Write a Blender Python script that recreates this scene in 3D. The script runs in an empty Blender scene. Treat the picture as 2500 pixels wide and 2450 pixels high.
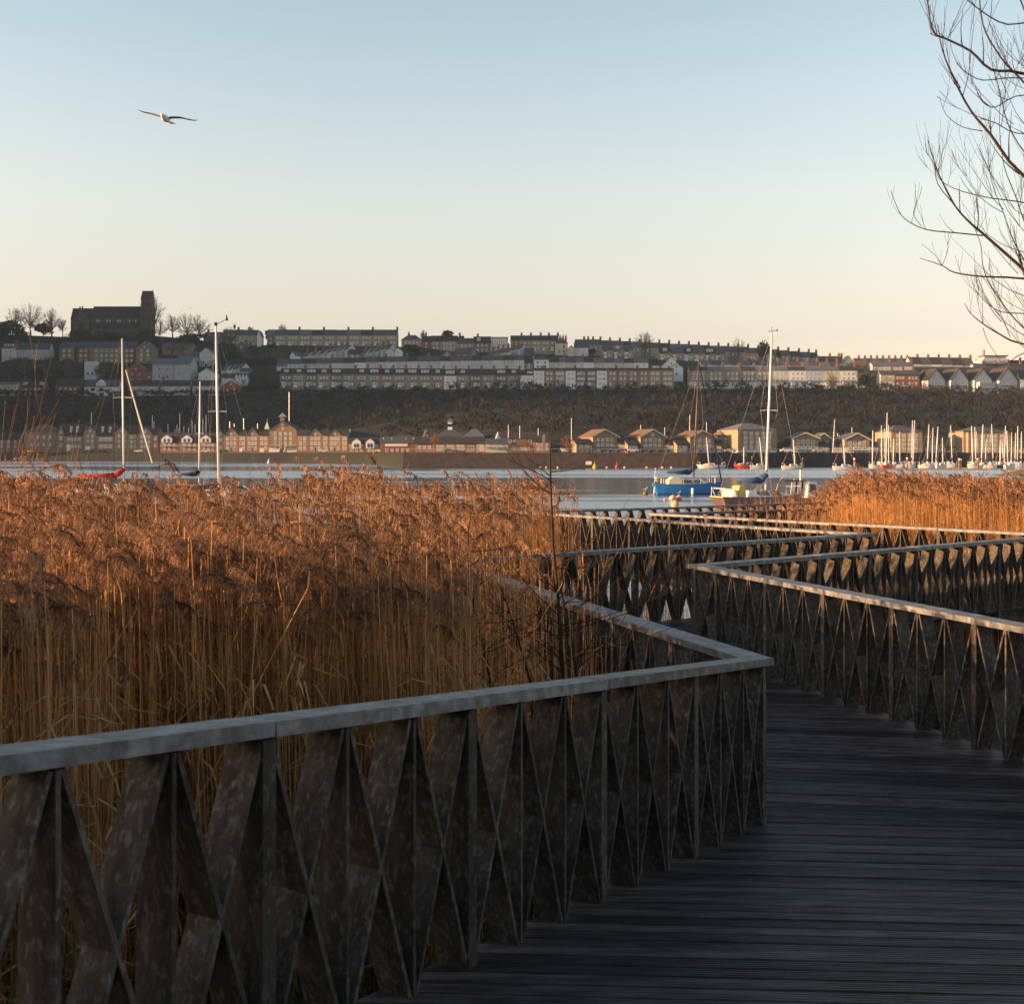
import bpy, math, random
import numpy as np
from mathutils import Vector, Matrix
PI = math.pi
R = math.radians
sc = bpy.context.scene
COL = sc.collection
F, HX, HY, H = 3040.0, 1250.0, 1104.0, 4.4      # focal length in photo pixels, principal column, horizon row, eye height above the water

# ---------------------------------------------------------------- camera
cd = bpy.data.cameras.new("camera")
cam = bpy.data.objects.new("camera", cd)
COL.objects.link(cam)
cam.location = (0, 0, H)
cam.rotation_euler = (R(90), 0, 0)
cd.sensor_fit = 'HORIZONTAL'
cd.sensor_width = 36
cd.lens = F / 2500 * 36
cd.shift_y = -(1225 - HY) / 2500
cd.clip_start = 0.1
cd.clip_end = 20000
cd.dof.use_dof = True
cd.dof.focus_distance = 26
cd.dof.aperture_fstop = 7.1
sc.camera = cam
sc.render.resolution_x = 1024
sc.render.resolution_y = 1003

# ---------------------------------------------------------------- sky, sun, exposure
SUN_EL, SUN_AZ = 9.0, -98.5                     # degrees: elevation, and bearing from the view direction (negative = left)
w = bpy.data.worlds.new("World")
sc.world = w
w.use_nodes = True
nt = w.node_tree
nt.nodes.clear()
sky = nt.nodes.new("ShaderNodeTexSky")
sky.sky_type = 'NISHITA'
sky.sun_disc = False
sky.sun_elevation = R(SUN_EL)
sky.sun_rotation = R(SUN_AZ)
sky.air_density = 1.0
sky.dust_density = 0.6
sky.ozone_density = 1.0
tint = nt.nodes.new("ShaderNodeMixRGB")
tint.blend_type = 'MULTIPLY'
tint.inputs[0].default_value = 1
geo = nt.nodes.new("ShaderNodeTexCoord")
sep = nt.nodes.new("ShaderNodeSeparateXYZ")
ramp = nt.nodes.new("ShaderNodeValToRGB")
cr = ramp.color_ramp
SKYR = [(0.0, (0.4, 0.292, 0.3)), (0.09, (0.414, 0.307, 0.316)), (0.12, (0.488, 0.351, 0.32)), (0.197, (0.598, 0.455, 0.381)), (0.27, (0.611, 0.489, 0.426)), (0.34, (0.569, 0.498, 0.426)), (0.5, (0.37, 0.355, 0.335)), (1.0, (0.21, 0.225, 0.24))]
while len(cr.elements) < len(SKYR): cr.elements.new(.5)
for e_, (p_, c_) in zip(cr.elements, SKYR):
    e_.position = p_; e_.color = (*c_, 1)
bg = nt.nodes.new("ShaderNodeBackground")
bg.inputs[1].default_value = 0.15
out = nt.nodes.new("ShaderNodeOutputWorld")
nt.links.new(geo.outputs['Generated'], sep.inputs[0])
nt.links.new(sep.outputs[2], ramp.inputs[0])
nt.links.new(sky.outputs[0], tint.inputs[1])
nt.links.new(ramp.outputs[0], tint.inputs[2])
nt.links.new(tint.outputs[0], bg.inputs[0])
nt.links.new(bg.outputs[0], out.inputs[0])
sd = bpy.data.lights.new("sun", 'SUN')
sd.energy = 3.0
sd.angle = R(0.5)
sd.color = (1.0, 0.57, 0.27)
sun = bpy.data.objects.new("sun", sd)
COL.objects.link(sun)
sdir = Vector((math.sin(R(SUN_AZ)) * math.cos(R(SUN_EL)), math.cos(R(SUN_AZ)) * math.cos(R(SUN_EL)), math.sin(R(SUN_EL))))
sun.rotation_euler = sdir.to_track_quat('Z', 'Y').to_euler()
vs = sc.view_settings
vs.view_transform = 'Standard'
vs.look = 'None'
vs.exposure = 2.2
vs.gamma = 1
sc.render.engine = 'CYCLES'
sc.cycles.max_bounces = 6
sc.cycles.transparent_max_bounces = 8
sc.cycles.volume_bounces = 0

# ---------------------------------------------------------------- helpers
def P(x, y, D):
    """photo pixel + distance -> world point"""
    return Vector(((x - HX) * D / F, D, H - (y - HY) * D / F))

def tag(o, label=None, cat=None, group=None, kind=None):
    if label: o['label'] = label
    if cat: o['category'] = cat
    if group: o['group'] = group
    if kind: o['kind'] = kind
    return o

def empty(name, loc, rz=0.0, **k):
    o = bpy.data.objects.new(name, None)
    o.empty_display_size = 0.2
    COL.objects.link(o)
    o.location = loc
    o.rotation_euler = (0, 0, rz)
    return tag(o, **k)

class MB:
    def __init__(s): s.v, s.f, s.m = [], [], []
    def add(s, vs, fs, mi=0):
        n = len(s.v)
        s.v += [tuple(p) for p in vs]
        s.f += [tuple(i + n for i in f) for f in fs]
        s.m += [mi] * len(fs)
        return s
    def box(s, x0, x1, y0, y1, z0, z1, mi=0):
        return s.add([(x0,y0,z0),(x1,y0,z0),(x1,y1,z0),(x0,y1,z0),(x0,y0,z1),(x1,y0,z1),(x1,y1,z1),(x0,y1,z1)],
                     [(0,3,2,1),(4,5,6,7),(0,1,5,4),(1,2,6,5),(2,3,7,6),(3,0,4,7)], mi)
    def beam(s, a, b, wu, wv, up=None, mi=0):
        """box from a to b, wu wide along the side axis, wv along the other"""
        a, b = Vector(a), Vector(b)
        d = (b - a).normalized()
        u = Vector(up) if up else Vector((0, 0, 1))
        if abs(d.dot(u)) > .98: u = Vector((1, 0, 0))
        s1 = d.cross(u).normalized(); s2 = s1.cross(d).normalized()
        vs = []
        for p in (a, b):
            for i, j in ((-1,-1),(1,-1),(1,1),(-1,1)):
                vs.append(p + s1 * (i * wu / 2) + s2 * (j * wv / 2))
        return s.add(vs, [(0,1,2,3),(7,6,5,4),(0,4,5,1),(1,5,6,2),(2,6,7,3),(3,7,4,0)], mi)
    def tube(s, pts, rs, n=6, cap=True, mi=0):
        pts = [Vector(p) for p in pts]
        if not hasattr(rs, '__len__'): rs = [rs] * len(pts)
        base = len(s.v)
        for i, p in enumerate(pts):
            d = (pts[min(i+1, len(pts)-1)] - pts[max(i-1, 0)])
            d = d.normalized() if d.length > 1e-9 else Vector((0,0,1))
            u = Vector((0, 0, 1)) if abs(d.z) < .9 else Vector((1, 0, 0))
            a = d.cross(u).normalized(); b = a.cross(d)
            for k in range(n):
                t = 2 * PI * k / n
                s.v.append(tuple(p + (a * math.cos(t) + b * math.sin(t)) * rs[i]))
        for i in range(len(pts) - 1):
            for k in range(n):
                q = base + i * n
                s.f.append((q + k, q + (k+1) % n, q + n + (k+1) % n, q + n + k)); s.m.append(mi)
        if cap:
            s.f.append(tuple(base + k for k in range(n))[::-1]); s.m.append(mi)
            s.f.append(tuple(base + (len(pts)-1)*n + k for k in range(n))); s.m.append(mi)
        return s
    def ball(s, c, rx, ry, rz, n=12, m=8, mi=0):
        base = len(s.v); c = Vector(c)
        for i in range(m + 1):
            t = PI * i / m
            for k in range(n):
                a = 2 * PI * k / n
                s.v.append((c.x + rx*math.sin(t)*math.cos(a), c.y + ry*math.sin(t)*math.sin(a), c.z + rz*math.cos(t)))
        for i in range(m):
            for k in range(n):
                q = base + i * n
                s.f.append((q+k, q+n+k, q+n+(k+1)%n, q+(k+1)%n)); s.m.append(mi)
        return s
    def prism(s, poly, axis, a, b, mi=0):
        """poly of 2D points extruded along axis ('x': poly is (y,z); 'y': poly is (x,z); 'z': poly is (x,y))"""
        def mk(p, t):
            return {'x': (t, p[0], p[1]), 'y': (p[0], t, p[1]), 'z': (p[0], p[1], t)}[axis]
        n = len(poly)
        vs = [mk(p, a) for p in poly] + [mk(p, b) for p in poly]
        fs = [tuple(range(n)), tuple(range(2*n-1, n-1, -1))] + [(i, i+n, (i+1)%n+n, (i+1)%n) for i in range(n)]
        return s.add(vs, fs, mi)
    def mesh(s, name, mats, smooth=False):
        me = bpy.data.meshes.new(name)
        me.from_pydata(s.v, [], s.f)
        for m in (mats if isinstance(mats, (list, tuple)) else [mats]): me.materials.append(m)
        if any(s.m): me.polygons.foreach_set('material_index', s.m)
        if smooth: me.polygons.foreach_set('use_smooth', [True] * len(s.f))
        me.update()
        return me
    def build(s, name, mats, parent=None, smooth=False, **k):
        return link(name, s.mesh(name, mats, smooth), parent, **k)

def link(name, me, parent=None, loc=None, scale=None, rz=None, **k):
    o = bpy.data.objects.new(name, me)
    COL.objects.link(o)
    if parent: o.parent = parent
    if loc is not None: o.location = loc
    if scale is not None: o.scale = scale
    if rz is not None: o.rotation_euler = (0, 0, rz)
    return tag(o, **k)

def copy_tree(o, parent=None):
    c = o.copy(); COL.objects.link(c); c.parent = parent
    for ch in list(KIDS.get(o.name, [])):
        copy_tree(ch, c)
    return c
KIDS = {}
def reg(root):
    """remember children so that copies are cheap"""
    for o in [root] + list(root.children_recursive):
        KIDS[o.name] = list(o.children)
    return root

# ---------------------------------------------------------------- materials
def new_mat(name):
    m = bpy.data.materials.new(name); m.use_nodes = True
    n = m.node_tree.nodes; b = n['Principled BSDF']
    return m, n, m.node_tree.links, b

def mat(name, c1, c2=None, rough=.8, scale=3.0, stretch=(1,1,1), detail=4, bump=0, lo=.35, hi=.65, spec=.3, metal=0, island=0, obj=False, c3=None, s3=1.0, lo3=.55, hi3=.65, bscale=None, objrand=0):
    m, n, l, b = new_mat(name)
    b.inputs['Roughness'].default_value = rough
    b.inputs['Specular IOR Level'].default_value = spec
    b.inputs['Metallic'].default_value = metal
    if c2 is None and not island:
        b.inputs['Base Color'].default_value = (*c1, 1); 
        if not bump: return m
    if obj:
        tc = n.new('ShaderNodeTexCoord'); src = tc.outputs['Object']
    else:
        tc = n.new('ShaderNodeNewGeometry'); src = tc.outputs['Position']
    mp = n.new('ShaderNodeMapping'); mp.inputs['Scale'].default_value = stretch
    l.new(src, mp.inputs[0])
    nz = n.new('ShaderNodeTexNoise'); nz.inputs['Scale'].default_value = scale; nz.inputs['Detail'].default_value = detail
    l.new(mp.outputs[0], nz.inputs['Vector'])
    rp = n.new('ShaderNodeValToRGB')
    rp.color_ramp.elements[0].position = lo; rp.color_ramp.elements[0].color = (*c1, 1)
    rp.color_ramp.elements[1].position = hi; rp.color_ramp.elements[1].color = (*(c2 or c1), 1)
    l.new(nz.outputs['Fac'], rp.inputs[0])
    col = rp.outputs[0]
    if c3:
        n3 = n.new('ShaderNodeTexNoise'); n3.inputs['Scale'].default_value = s3; n3.inputs['Detail'].default_value = 6; n3.inputs['Roughness'].default_value = .7
        m3 = n.new('ShaderNodeMapping'); m3.inputs['Scale'].default_value = (1, 1, .5 if stretch[2] < 1 else 1); l.new(src, m3.inputs[0]); l.new(m3.outputs[0], n3.inputs['Vector'])
        r3 = n.new('ShaderNodeMapRange'); r3.inputs[1].default_value = lo3; r3.inputs[2].default_value = hi3
        l.new(n3.outputs['Fac'], r3.inputs[0])
        mx = n.new('ShaderNodeMixRGB'); l.new(r3.outputs[0], mx.inputs[0]); l.new(col, mx.inputs[1]); mx.inputs[2].default_value = (*c3, 1)
        col = mx.outputs[0]
    if island:
        g = n.new('ShaderNodeNewGeometry')
        mr = n.new('ShaderNodeMapRange'); mr.inputs[3].default_value = 1 - island; mr.inputs[4].default_value = 1 + island
        l.new(g.outputs['Random Per Island'], mr.inputs[0])
        mx = n.new('ShaderNodeVectorMath'); mx.operation = 'SCALE'
        l.new(col, mx.inputs[0]); l.new(mr.outputs[0], mx.inputs['Scale'])
        col = mx.outputs[0]
    if objrand:
        g = n.new('ShaderNodeObjectInfo')
        mr = n.new('ShaderNodeMapRange'); mr.inputs[3].default_value = 1 - objrand; mr.inputs[4].default_value = 1 + objrand
        l.new(g.outputs['Random'], mr.inputs[0])
        mx = n.new('ShaderNodeVectorMath'); mx.operation = 'SCALE'
        l.new(col, mx.inputs[0]); l.new(mr.outputs[0], mx.inputs['Scale'])
        col = mx.outputs[0]
    l.new(col, b.inputs['Base Color'])
    if bump:
        nb = nz
        if bscale:
            nb = n.new('ShaderNodeTexNoise'); nb.inputs['Scale'].default_value = bscale; nb.inputs['Detail'].default_value = 5; l.new(mp.outputs[0], nb.inputs['Vector'])
        bp = n.new('ShaderNodeBump'); bp.inputs['Strength'].default_value = bump; bp.inputs['Distance'].default_value = .02
        l.new(nb.outputs['Fac'], bp.inputs['Height']); l.new(bp.outputs[0], b.inputs['Normal'])
    return m

M = {}
M['wood'] = mat('weathered_wood', (.044,.034,.028), (.085,.071,.061), .85, 14, (1,1,.25), bump=.5, lo=.35, hi=.7, c3=(.18,.18,.16), s3=38, lo3=.50, hi3=.72, spec=.2, objrand=.3)
M['cap'] = mat('pale_handrail', (.080,.084,.088), (.20,.205,.212), .55, 11, (1,1,1), detail=7, bump=.6, c3=(.07,.068,.055), s3=6, lo3=.52, hi3=.68, spec=.45, island=.22)  # frosty wood, its colour also lightened for the sky above
M['deck'] = mat('deck_boards', (.040,.028,.024), (.100,.080,.076), .5, 7, (.5,2.2,1), bump=.3, island=.55, c3=(.030,.022,.019), s3=2.2, lo3=.55, hi3=.7, spec=.3, bscale=40)
M['beam'] = mat('wet_timber', (.03,.025,.02), (.06,.05,.04), .8, 4)
M['mud'] = mat('marsh_mud', (.030,.025,.018), (.075,.055,.032), .9, 2.5, bump=.6)
M['stone'] = mat('grey_stone', (.20,.185,.165), (.27,.25,.22), .9, .8)
M['stone2'] = mat('tan_stone', (.26,.215,.155), (.34,.29,.21), .9, .8)
M['stone3'] = mat('dark_stone', (.13,.12,.105), (.19,.175,.155), .9, .8)
M['churchstone'] = mat('church_stone', (.10,.085,.07), (.14,.12,.10), .9, .5)
M['render_w'] = mat('white_render', (.66,.67,.68), (.74,.75,.76), .8, .4)
M['render_g'] = mat('grey_render', (.36,.36,.37), (.46,.46,.47), .85, .5)
M['render_lg'] = mat('light_grey_render', (.47,.48,.48), (.56,.56,.56), .85, .5)
M['render_c'] = mat('cream_render', (.50,.46,.36), (.58,.53,.42), .85, .5)
M['render_b'] = mat('blue_render', (.36,.47,.60), (.42,.52,.64), .8, .5)
M['brick'] = mat('red_brick', (.21,.085,.06), (.28,.12,.085), .9, 1.2)
M['brickp'] = mat('pink_brick', (.24,.15,.13), (.30,.20,.17), .9, 1.2)
M['brickt'] = mat('tan_brick', (.235,.165,.115), (.29,.215,.155), .9, 1.2)
M['bricky'] = mat('buff_brick', (.25,.19,.13), (.31,.24,.17), .9, 1.2)
M['slate'] = mat('slate_roof', (.060,.062,.070), (.095,.097,.108), .65, .9)
M['slate2'] = mat('pale_slate_roof', (.10,.105,.115), (.15,.155,.165), .6, .9)
M['slated'] = mat('dark_tile_roof', (.034,.030,.032), (.055,.05,.05), .8, .9)
M['tilebr'] = mat('brown_tile_roof', (.12,.075,.05), (.18,.115,.075), .8, .9)
M['tilered'] = mat('red_tile_roof', (.27,.12,.07), (.33,.16,.09), .8, .9)
M['churchroof'] = mat('church_roof', (.045,.035,.034), (.065,.05,.048), .8, .5)
M['chim'] = mat('chimney_brick', (.22,.10,.06), (.28,.13,.08), .9, 2)
M['white'] = mat('white_paint', (.78,.78,.77), rough=.5)
M['cream'] = mat('cream_paint', (.72,.66,.50), rough=.55)
M['dark'] = mat('dark_opening', (.02,.02,.022), rough=.5)
M['doorm'] = mat('painted_door', (.05,.06,.08), rough=.5)
M['glass'] = mat('window_glass', (.05,.055,.06), rough=.08, spec=1.0)
M['glass_sky'] = mat('sky_pale_glass', (.34,.34,.33), rough=.25, spec=.8)  # pane colour carries the paleness of reflected sky
M['metal'] = mat('grey_metal', (.5,.5,.5), rough=.35, metal=.6)
M['mast'] = mat('aluminium_mast', (.72,.72,.72), rough=.4, metal=.1, spec=.5)
M['mastd'] = mat('varnished_dark_mast', (.10,.05,.03), rough=.4, spec=.5)
M['wire'] = mat('rigging_wire', (.35,.33,.30), rough=.5)
M['seawall'] = mat('sea_wall_stone', (.040,.033,.036), (.065,.054,.056), .95, .6, bump=.3)
M['tyre'] = mat('tyre_rubber', (.02,.02,.02), rough=.9)
M['bark'] = mat('dark_bark', (.030,.020,.014), (.052,.036,.026), .9, 8)
M['barkr'] = mat('orange_bark', (.22,.10,.045), (.30,.15,.07), .8, 8)
M['barkg'] = mat('grey_bark', (.095,.08,.068), (.14,.118,.10), .9, 2)
M['ever'] = mat('evergreen_leaf', (.020,.030,.016), (.045,.058,.030), .8, .6, island=.3)
M['scrub'] = mat('bare_scrub', (.020,.021,.026), (.040,.038,.042), .95, .03, island=.5, c3=(.032,.026,.026), s3=.02, lo3=.5, hi3=.6)
M['grassd'] = mat('dark_grass', (.03,.05,.015), (.07,.09,.03), .8, 5, island=.4)

def leafmat(name, c1, c2, trans=.35):
    m, n, l, b = new_mat(name)
    at = n.new('ShaderNodeAttribute'); at.attribute_name = 'tint'
    rp = n.new('ShaderNodeValToRGB'); rp.color_ramp.elements[0].color = (*c1, 1); rp.color_ramp.elements[1].color = (*c2, 1)
    l.new(at.outputs['Fac'], rp.inputs[0])
    l.new(rp.outputs[0], b.inputs['Base Color'])
    b.inputs['Roughness'].default_value = .6; b.inputs['Specular IOR Level'].default_value = .25
    tr = n.new('ShaderNodeBsdfTranslucent'); l.new(rp.outputs[0], tr.inputs[0])
    mx = n.new('ShaderNodeMixShader'); mx.inputs[0].default_value = trans
    l.new(b.outputs[0], mx.inputs[1]); l.new(tr.outputs[0], mx.inputs[2])
    l.new(mx.outputs[0], n['Material Output'].inputs[0])
    return m
M['reed'] = leafmat('reed_stem', (.36,.165,.06), (.86,.52,.21), .38)
M['plume'] = leafmat('reed_plume', (.10,.052,.035), (.58,.33,.18), .4)

# water: rippled patches mirror the sky, calm ones the dark hill
m, n, l, b = new_mat('bay_water')
b.inputs['Base Color'].default_value = (.018,.024,.028,1)
b.inputs['IOR'].default_value = 1.33
b.inputs['Specular IOR Level'].default_value = .9
g = n.new('ShaderNodeNewGeometry')
def mapped(s):
    mp = n.new('ShaderNodeMapping'); mp.inputs['Scale'].default_value = s
    l.new(g.outputs['Position'], mp.inputs[0]); return mp.outputs[0]
def noise(vec, scale, det, dist=0):
    z = n.new('ShaderNodeTexNoise'); z.inputs['Scale'].default_value = scale; z.inputs['Detail'].default_value = det
    z.inputs['Distortion'].default_value = dist
    l.new(vec, z.inputs['Vector']); return z.outputs['Fac']
band = noise(mapped((.0035, .017, 1)), 1, 5, .3)
sy = n.new('ShaderNodeSeparateXYZ'); l.new(g.outputs['Position'], sy.inputs[0])
fl = n.new('ShaderNodeFloatCurve')          # where the breeze touches the bay: open water beyond about 210 m, and close in
cv = fl.mapping.curves[0]
cv.points[0].location = (0, .5); cv.points[1].location = (1, .5)
for px_, py_ in ((.09, .52), (.125, .50), (.15, .36), (.205, .37), (.225, .60), (.34, .60), (.365, .42), (.44, .60), (.62, .60)): cv.points.new(px_, py_)
fl.mapping.update()
dv = n.new('ShaderNodeMath'); dv.operation = 'MULTIPLY'; dv.inputs[1].default_value = .001; l.new(sy.outputs[1], dv.inputs[0]); l.new(dv.outputs[0], fl.inputs['Value'])
strk = noise(mapped((.035, .17, 1)), 1, 4, .3)
sm = n.new('ShaderNodeMath'); sm.operation = 'MULTIPLY_ADD'; sm.inputs[1].default_value = .62; sm.inputs[2].default_value = -.31; l.new(strk, sm.inputs[0])
b3 = n.new('ShaderNodeMath'); b3.operation = 'ADD'; l.new(band, b3.inputs[0]); l.new(sm.outputs[0], b3.inputs[1])
b2 = n.new('ShaderNodeMath'); b2.operation = 'ADD'; l.new(b3.outputs[0], b2.inputs[0]); l.new(fl.outputs[0], b2.inputs[1])
mr = n.new('ShaderNodeMapRange'); mr.inputs[1].default_value = .96; mr.inputs[2].default_value = 1.06; l.new(b2.outputs[0], mr.inputs[0])
w1 = noise(mapped((1.1, 1.9, 1)), 1, 6)
w2 = noise(mapped((.25, .7, 1)), 1, 3)
ad = n.new('ShaderNodeMath'); ad.operation = 'ADD'; l.new(w1, ad.inputs[0]); l.new(w2, ad.inputs[1])
st = n.new('ShaderNodeMapRange'); st.inputs[3].default_value = .10; st.inputs[4].default_value = 1.0; l.new(mr.outputs[0], st.inputs[0])
bp = n.new('ShaderNodeBump'); bp.inputs['Distance'].default_value = .2
l.new(st.outputs[0], bp.inputs['Strength']); l.new(ad.outputs[0], bp.inputs['Height']); l.new(bp.outputs[0], b.inputs['Normal'])
rr = n.new('ShaderNodeMapRange'); rr.inputs[3].default_value = .13; rr.inputs[4].default_value = .26; l.new(mr.outputs[0], rr.inputs[0]); l.new(rr.outputs[0], b.inputs['Roughness'])
gl_ = n.new('ShaderNodeBsdfGlossy'); gl_.inputs['Color'].default_value = (.93, .95, .97, 1); l.new(rr.outputs[0], gl_.inputs['Roughness']); l.new(bp.outputs[0], gl_.inputs['Normal'])
gf = n.new('ShaderNodeMath'); gf.operation = 'MULTIPLY'; gf.inputs[1].default_value = .62; l.new(mr.outputs[0], gf.inputs[0])
gm_ = n.new('ShaderNodeMixShader'); l.new(gf.outputs[0], gm_.inputs[0]); l.new(b.outputs[0], gm_.inputs[1]); l.new(gl_.outputs[0], gm_.inputs[2]); l.new(gm_.outputs[0], n['Material Output'].inputs[0])
M['water'] = m

# ================================================================ SETTING
MB().add([(-2500,-300,0),(2500,-300,0),(2500,1400,0),(-2500,1400,0)], [(0,1,2,3)]).build('water', M['water'], kind='structure')

def lerp_table(t, x):
    if x <= t[0][0]: return t[0][1]
    for (a, va), (b_, vb) in zip(t, t[1:]):
        if x <= b_: return va + (vb - va) * (x - a) / (b_ - a)
    return t[-1][1]
SHORE = [(-800,620),(0,615),(300,595),(700,520),(900,430),(980,368),(1700,362),(2000,374),(2500,385),(3300,385)]
DB = [(-800,670),(0,665),(400,625),(700,580),(1000,500),(1200,450),(3300,440)]
CREST = [(-800,835),(0,816),(150,822),(380,820),(450,826),(600,842),(1030,847),(1100,858),(1450,868),(1900,890),(2050,905),(3300,908)]
FRONTY = [(-800,966),(560,964),(680,950),(2100,947),(2250,957),(3300,965)]
def zpx(y, D): return H - (y - HY) * D / F
def ground_profile(xp):
    s, db, cr_, fy = lerp_table(SHORE, xp), lerp_table(DB, xp), lerp_table(CREST, xp), lerp_table(FRONTY, xp)
    pr = [(s - 8, -1.5), (s, .1)]
    if xp < 990: pr += [(s + 18, 4.1)]
    else: pr += [(s + 1.2, 4.1)]
    mid = lerp_table([(-800, 934), (560, 930), (640, 905), (3300, 905)], xp)
    mid2 = lerp_table([(-800, 886), (560, 886), (680, 873), (1600, 878), (2000, 893), (3300, 902)], xp)
    pr += [(db + 26, 4.4), (768, zpx(fy + 3, 768)), (796, zpx(fy, 796)), (812, zpx(mid, 812)), (850, zpx(mid2, 850)), (905, zpx(cr_, 905)), (960, zpx(cr_, 960) - 3), (1250, zpx(cr_, 960) - 30)]
    return pr
def ground_z(X, Y):
    return lerp_table(ground_profile(HX + X * F / Y), Y)
def shade_headland(xp, D):
    """unseen rise beyond the left edge, raised to shade the slope"""
    t = max(0, min(1, (-170 - xp) / 220)); u = lerp_table([(500, 0), (575, .9), (760, 1), (850, 1)], D)
    return 135 * t * t * (3 - 2 * t) * u  # extra height added so its shadow covers the wood and town

rng = random.Random(3)
g_ = MB()
cols = list(range(-800, 3301, 25))
deps = []
NR = 46
for i, xp in enumerate(cols):
    pr = ground_profile(xp)
    ds = [pr[0][0], pr[1][0], pr[2][0]]
    a = pr[3][0]
    ds += [pr[2][0] + (a - pr[2][0]) * t for t in (.5, 1)]
    ds += [a + (768 - a) * t for t in (.1, .2, .3, .4, .5, .6, .7, .8, .9, 1)]
    ds += [780, 796, 804, 812, 825, 838, 850, 865, 880, 892, 905, 920, 940, 960, 1100, 1250]
    deps.append(len(ds))
    for D in ds:
        g_.v.append(((xp - HX) * D / F, D, lerp_table(pr, D) + shade_headland(xp, D) + (rng.uniform(-.6, .6) if a < D < 765 else 0)))
n_ = deps[0]
for i in range(len(cols) - 1):
    for j in range(n_ - 1):
        q = i * n_ + j
        g_.f.append((q, q + n_, q + n_ + 1, q + 1)); g_.m.append(0)
hm = mat('hill_ground', (.018,.017,.015), (.026,.023,.019), .95, .02, c3=(.020,.026,.014), s3=.012, lo3=.45, hi3=.55)
g_.build('hillside_terrain', hm, kind='structure', smooth=True)
# grassy strip in front of the terraces
gs = MB()
for i in range(1180, 2260, 20):
    pts = []
    for xp in (i, i + 20):
        for D in (756, 795):
            X = (xp - HX) * D / F
            pts.append((X, D, ground_z(X, D) + .45))
    gs.add([pts[0], pts[2], pts[3], pts[1]], [(0, 1, 2, 3)])
gs.build('grass_bank', mat('bank_grass', (.045,.075,.028), (.065,.095,.04), .95, .05), kind='structure')

# ---- marsh ground near the camera
C1, C2, C3, C4 = Vector((1.73, 8.78)), Vector((2.4, 16.1)), Vector((-.95, 16.7)), Vector((6.4, 22.3))
C5, C6, CE = Vector((3.42, 29.6)), Vector((.35, 30.4)), Vector((9.85, 22.0))
U1 = Vector((.494, .869))
A0 = C1 - U1 * 13
def side(p, a, b): return (b.x - a.x) * (p.y - a.y) - (b.y - a.y) * (p.x - a.x)     # >0: left of a->b
def land(x, y):
    p = Vector((x, y))
    if y < 9: return 1
    lim = lerp_table([(-30, 19), (-4, 20.5), (-2, 27), (1.0, 29), (1.6, 20)], x)
    if x < 1.5 and y < lim and (side(p, C1, C3) > 0 if y < 16.7 else side(p, C3, C4) > 0 or x < -1): return 1
    if 9 < y < 31 and side(p, C3, C4) > 0 and side(p, C4, C6) > 0 and x > -2: return .75
    if y < 23 and side(p, C2, CE) < 0 and x > 2.4: return .6
    if side(p, C4 + Vector((2.6, 1.0)), C5 + Vector((1.6, .2))) < 0 and y > 22 and y < lerp_table([(5, 30), (7, 38), (9, 42), (40, 46)], x): return 1
    return 0
gm = MB()
xs = np.arange(-34, 40.1, .6); ys = np.arange(-25, 52, .6)
zz = {}
r_ = random.Random(8)
for i, x in enumerate(xs):
    for j, y in enumerate(ys):
        a = (land(x, y) + land(x - .5, y) + land(x + .5, y) + land(x, y + .5) + land(x, y - .5)) / 5
        gm.v.append((x, y, -.5 + 1.5 * a + r_.uniform(-.07, .07)))
for i in range(len(xs) - 1):
    for j in range(len(ys) - 1):
        q = i * len(ys) + j
        gm.f.append((q, q + len(ys), q + len(ys) + 1, q + 1)); gm.m.append(0)
gm.build('marsh_ground', M['mud'], kind='structure', smooth=True)

# ================================================================ BOARDWALK
ZD = 1.80
def deck_z(p): return ZD + .12 * max(0.0, 8.75 - p[1])
def plank_section(mb, L0, R0, L1, R1, wplank=.145):
    L0, R0, L1, R1 = map(Vector, (L0, R0, L1, R1))
    n = max(1, int(((L1 - L0).length + (R1 - R0).length) / 2 / wplank))
    for i in range(n):
        rows = []
        prof = [(0.02, -.035), (.03, 0), (.13, 0), (.16, -.005), (.22, -.005), (.25, 0), (.35, 0), (.38, -.005), (.44, -.005), (.47, 0), (.57, 0), (.60, -.005), (.66, -.005), (.69, 0), (.79, 0), (.82, -.005), (.88, -.005), (.888, 0), (.905, 0), (.915, -.035)]
        jz = rng.uniform(-.003, .003)
        vs_ = []
        for tt, dz in prof:
            t = (i + tt) / n
            for a, b_ in ((L0, L1), (R0, R1)):
                q = a.lerp(b_, t)
                vs_.append((q.x, q.y, deck_z(q) + dz + jz))
        k = len(prof)
        mb.add(vs_, [(2*j, 2*j+1, 2*j+3, 2*j+2) for j in range(k - 1)])
ext = lambda a, b_, d: a + (b_ - a).normalized() * d
R0_, R1_ = Vector((1.9, -2.6)), Vector((5.0, 8.3))
N3 = Vector((-.617, .787)) * 2.45
K3 = C2 + N3 + (C4 - C3).normalized() * 0.05
dk = MB()
plank_section(dk, A0 - Vector((.1, 0)), R0_, C1 - Vector((.1, 0)), R1_ + Vector((.1, 0)))
plank_section(dk, C1 + Vector((-.1, .01)), R1_ + Vector((.1, 0)), C3 + Vector((-.1, 0)), C2 + Vector((.1, 0)))
plank_section(dk, C3 + Vector((-.1, .05)), C2 + Vector((.1, .03)), K3 + Vector((0, .1)), C2 + Vector((.16, .12)))
plank_section(dk, K3 + Vector((.05, .15)), C2 + Vector((.25, .12)), C4, CE + Vector((.0, -.1)))
N5 = Vector((.765, .644)) * 2.4
K5 = C4 + N5
plank_section(dk, C4 + Vector((-.05, .05)), CE, C4 + Vector((-.1, .1)), K5 + Vector((.05, .0)))
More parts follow.
